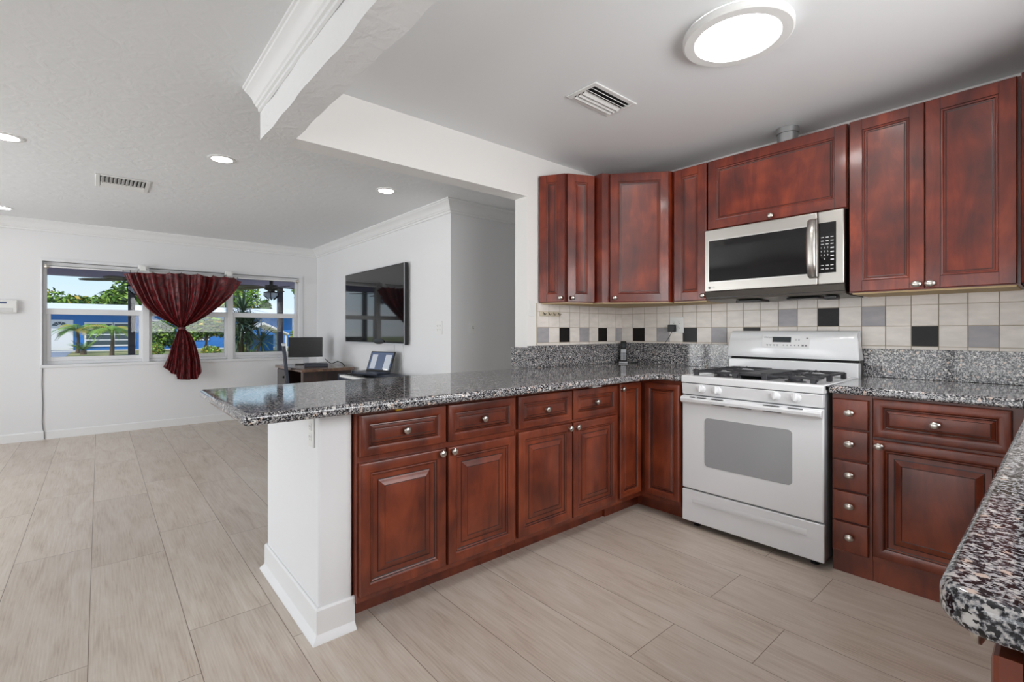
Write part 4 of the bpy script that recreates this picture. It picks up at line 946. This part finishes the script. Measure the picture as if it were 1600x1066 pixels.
for (a, b, za, zb) in ((-.72, .72, .18, 1.75), (.82, 1.95, .18, 1.75), (2.85, 3.85, .55, 2.0), (5.2, 6.6, .55, 1.95)):
    mb = MB(); mb.box(HX, HX+.08, a-.07, b+.07, za-.07, zb+.07); w_ = mb.build('window', M['white_ext'], t, smooth=0)
    mb = MB(); n_ = 4
    for i in range(n_):
        zs_ = za+(zb-za)*i/n_; mb.box(HX+.08, HX+.09, a+.03, b-.03, zs_+.04, zs_+(zb-za)/n_-.04)
    mb.build('pane', M['housewin'], w_, smooth=0)
# white gabled carport at the right end
t = thing('carport', 'white pitched carport seen through the right window pane behind the spiky plant', 'carport', (-34.5, 8.3, -.15))
mb = MB(); mb.prism([(6.6, 1.0), (7.9, 1.75), (9.4, 1.05), (9.4, .95), (7.9, 1.62), (6.6, .9)], -36, -33.2, 0, lambda a, b, c: (c, a, b)); mb.build('roof', M['white_roof'], t, smooth=0)
for y in (6.75, 9.25):
    for x in (-35.8, -33.4): MB().box(x-.06, x+.06, y-.06, y+.06, -.15, 1.0).build('post', M['white_ext'], t, smooth=0)
MB().box(-35.9, -35.8, 6.9, 9.1, -.15, .95).build('back_wall', M['blue'], t, smooth=0)

def foliage(blobs, n, size, mix, seed):
    rd = random.Random(seed); mb = MB(); cols = [k for k, w in enumerate(mix) for _ in range(w)]
    for i in range(n):
        c, r = rd.choice(blobs); 
        while True:
            p = Vector((rd.uniform(-1, 1), rd.uniform(-1, 1), rd.uniform(-1, 1)))
            if .35 < p.length < 1: break
        q = Vector((c[0]+p.x*r[0], c[1]+p.y*r[1], c[2]+p.z*r[2])); s_ = size*rd.uniform(.6, 1.3)
        a = Vector((rd.gauss(0, 1), rd.gauss(0, 1), rd.gauss(0, .6))).normalized(); b = a.orthogonal().normalized()
        b = (Matrix.Rotation(rd.uniform(0, 6.28), 3, a) @ b); 
        mb.add([q-a*s_, q-b*s_*.45, q+a*s_, q+b*s_*.45], [(0, 1, 2, 3)], rd.choice(cols))
    return mb
LM = [M['leaf_l'], M['leaf_m'], M['leaf_d'], M['leaf_y']]
def tree(name, label, base, trunk_top, blobs, n, size, mix, seed, group=None, tr=.14):
    t = thing(name, label, 'tree', base, group)
    b = Vector(base); e_ = Vector(trunk_top)
    mb = MB(); mb.tube([b, b.lerp(e_, .5)+Vector((.05, .1, 0)), e_], [tr, tr*.8, tr*.6], 8)
    for c, r in blobs[:4]: mb.tube([b.lerp(e_, .7), Vector(c)], [tr*.5, tr*.2], 6)
    mb.build('trunk', M['trunk'], t)
    foliage(blobs, n, size, mix, seed).build('foliage', LM, t, smooth=0, fix=False)
    return t
G = 'trees behind the blue house'
tree('leafy_tree', 'olive green round tree above the white roof in the left window corner', (-63.24, -2.65, -0.15), (-63.24, -2.65, 2.63), [((-63.24, -3.67, 3.75), (2, 2.2, 1.5)), ((-62.22, -1.63, 3.44), (2, 1.8, 1.2)), ((-63.24, -5.30, 3.95), (2, 2, 1.6))], 2600, .26, (3, 4, 2, 1), 1, G)
tree('leafy_tree', 'light green tree rising over the white roof left of the curtain', (-57.90, 2.32, -0.15), (-57.90, 2.32, 3.42), [((-57.90, 1.16, 3.52), (2, 1.8, 1.6)), ((-56.93, 2.80, 5.16), (2, 2.0, 1.9)), ((-57.90, 3.47, 3.71), (2, 1.8, 2.0)), ((-55.97, 5.40, 4.38), (2, 2.2, 2.0))], 3600, .27, (5, 4, 2, 0), 2, G)
tree('leafy_tree', 'small grey-green tree just left of the tall light green tree', (-74.24, 0.70, -0.15), (-74.24, 0.70, 2.71), [((-74.24, -0.35, 4.10), (1.6, 1.5, .9)), ((-74.24, 1.16, 4.57), (1.6, 1.6, 1.2))], 1500, .25, (3, 4, 2, 0), 3, G)
tree('leafy_tree', 'airy yellow-green tree right of the curtain behind the spiky plant', (-56.68, 10.46, -0.15), (-56.68, 10.68, 3.16), [((-56.68, 9.81, 5.13), (2, 1.5, 2.3)), ((-56.68, 11.55, 4.58), (2, 1.6, 1.9)), ((-56.68, 10.46, 3.16), (2, 1.7, 1.3)), ((-58.2, 9.5, 4.58), (2, 1.6, 2.0))], 3200, .25, (8, 3, 1, 1), 4, G)
tree('leafy_tree', 'narrow dark green tree beside the right porch post', (-54.50, 13.08, -0.15), (-54.50, 13.08, 1.53), [((-54.50, 13.08, 2.51), (.9, .9, 1.5)), ((-54.50, 13.08, 3.60), (.6, .55, .9))], 1100, .2, (1, 4, 4, 0), 5, G)
tree('leafy_tree', 'loose tree with hanging branches right of the right porch post', (-30, 9.6, -.15), (-30, 9.7, 3.6), [((-30, 9.5, 3.7), (.9, .8, .9)), ((-30, 9.9, 1.9), (.9, .7, 1.2)), ((-30, 9.2, .9), (.8, .6, .9)), ((-31, 10.6, 2.4), (1, .8, 2.0))], 2600, .14, (4, 4, 3, 2), 6)
tree('leafy_tree', 'dark shrubby tree standing before the blue wall right beside the curtain', (-29.5, 3.95, -.15), (-29.3, 4.3, 1.1), [((-29.3, 4.3, 1.45), (1.0, .75, .55)), ((-29.3, 4.95, 1.35), (.9, .7, .5)), ((-29.3, 3.7, 1.2), (.8, .5, .5))], 1900, .12, (2, 3, 5, 1), 7, tr=.07)
tree('leafy_tree', 'dense dark bush in front of the blue wall behind the left curtain edge', (-40.5, 3.1, -.15), (-40.5, 3.1, .7), [((-40.5, 3.2, 1.2), (1, .7, .8)), ((-40.5, 2.9, .4), (.9, .55, .5)), ((-40.5, 3.7, .9), (.9, .6, .9))], 1500, .15, (2, 3, 5, 0), 8, tr=.1)
# frond plants
def fronds(c, n, length, width, rise, droop, seed, up0=0.0):
    rd = random.Random(seed); mb = MB(); c = Vector(c)
    for k in range(n):
        a = 2*math.pi*k/n+rd.uniform(-.3, .3); d_ = Vector((math.cos(a), math.sin(a), 0)); s_ = Vector((-d_.y, d_.x, 0)); Lr = length*rd.uniform(.75, 1.1); up = rise*rd.uniform(.5, 1.2)
        mi = rd.choice((0, 0, 1, 1, 3)); pts = []
        for i in range(8):
            q = i/7; pts.append(c+d_*(Lr*q)+Vector((0, 0, up0+up*q-droop*q*q)))
        for i in range(7):
            for sg in (-1, 1):
                for j in range(3):
                    p = pts[i].lerp(pts[i+1], j/3); w = width*math.sin(math.pi*min(.97, (i+j/3)/7+.1)); tip = p+s_*(sg*w)+d_*(w*.5)+Vector((0, 0, -.35*w)); e_ = (pts[i+1]-pts[i])*.22
                    mb.add([p, p+e_, tip+e_*.3], [(0, 1, 2)], mi)
    return mb
for (x, y, lb, sd) in ((-39.5, -1.0, 'yellow-green palm left in front of the white-framed windows of the blue house', 11), (-34.0, .52, 'yellow-green palm nearest the left porch post before the blue house', 12)):
    t = thing('palm_tree', lb, 'palm', (x, y, -.15), 'palms before the blue house')
    MB().tube([(x, y, -.15), (x+.05, y+.04, .7), (x, y, 1.35)], [.11, .08, .07], 8).build('trunk', M['trunk'], t)
    fronds((x, y, 1.25), 24, 1.5, .40, 1.25, 1.35, sd).build('fronds', LM, t, smooth=0, fix=False)
t = thing('cycad', 'low dark green fan-leaved bush at the foot of the left palm', 'bush', (-36.75, -.68, -.15)); MB().tube([(-36.75, -.68, -.15), (-36.75, -.68, .1)], .14, 8).build('trunk', M['trunk'], t)
fronds((-36.75, -.68, .1), 20, .85, .16, 1.0, .5, 13).build('fronds', [M['leaf_m'], M['leaf_d'], M['leaf_d'], M['leaf_l']], t, smooth=0, fix=False)
def spikes(mb, c, n, length, w, seed, flat=.35):
    rd = random.Random(seed); c = Vector(c)
    for k in range(n):
        d_ = Vector((rd.gauss(0, 1), rd.gauss(0, 1), rd.gauss(.35, .75))).normalized(); s_ = d_.cross(Vector((0, 0, 1))).normalized(); Lr = length*rd.uniform(.7, 1.1)
        m1 = c+d_*Lr*.5; e_ = c+d_*Lr-Vector((0, 0, .12*Lr))
        mb.add([c-s_*w*.4, c+s_*w*.4, m1+s_*w, m1-s_*w], [(0, 1, 2, 3)], rd.choice((0, 1))); mb.add([m1-s_*w, m1+s_*w, e_], [(0, 1, 2)], rd.choice((0, 1)))
t = thing('yucca', 'tall dark spiky yucca with several heads outside the right window', 'plant', (-17.9, 3.7, -.15))
heads = [(-17.9, 3.62, 1.85, .75), (-17.7, 3.50, 1.45, .7), (-17.8, 3.75, 1.15, .7), (-17.6, 4.10, .85, .75), (-18.0, 3.9, 1.35, .6), (-17.8, 3.45, 1.0, .6)]
mb = MB()
for x, y, zz, L_ in heads: mb.tube([(-17.9+(x+17.9)*.2, 3.65+(y-3.7)*.4, -.15), (-17.9+(x+17.9)*.6, 3.68+(y-3.7)*.7, zz*.5), (x, y, zz)], [.05, .04, .035], 6)
mb.build('stems', M['trunk'], t)
mb = MB()
for i, (x, y, zz, L_) in enumerate(heads): spikes(mb, (x, y, zz), 75, L_*1.3, .028, 20+i)
mb.build('blades', [M['leaf_blue'], M['leaf_d']], t, smooth=0, fix=False)
for (x, y, s_, lb, sd) in ((-25, 4.95, .42, 'small bright yellow-green shrub low beside the spiky plant', 31), (-24, 3.62, .4, 'small light green shrub low behind the curtain tail', 32), (-30, 2.1, .45, 'yellow-green bush at the left edge of the curtain near the lawn', 33)):
    t = thing('shrub', lb, 'shrub', (x, y, -.15)); MB().tube([(x, y, -.15), (x, y, .15)], .03, 6).build('stem', M['trunk'], t)
    foliage([((x, y, .25), (s_, s_, s_*.85))], 700, .07, (5, 3, 1, 2), sd).build('foliage', LM, t, smooth=0, fix=False)
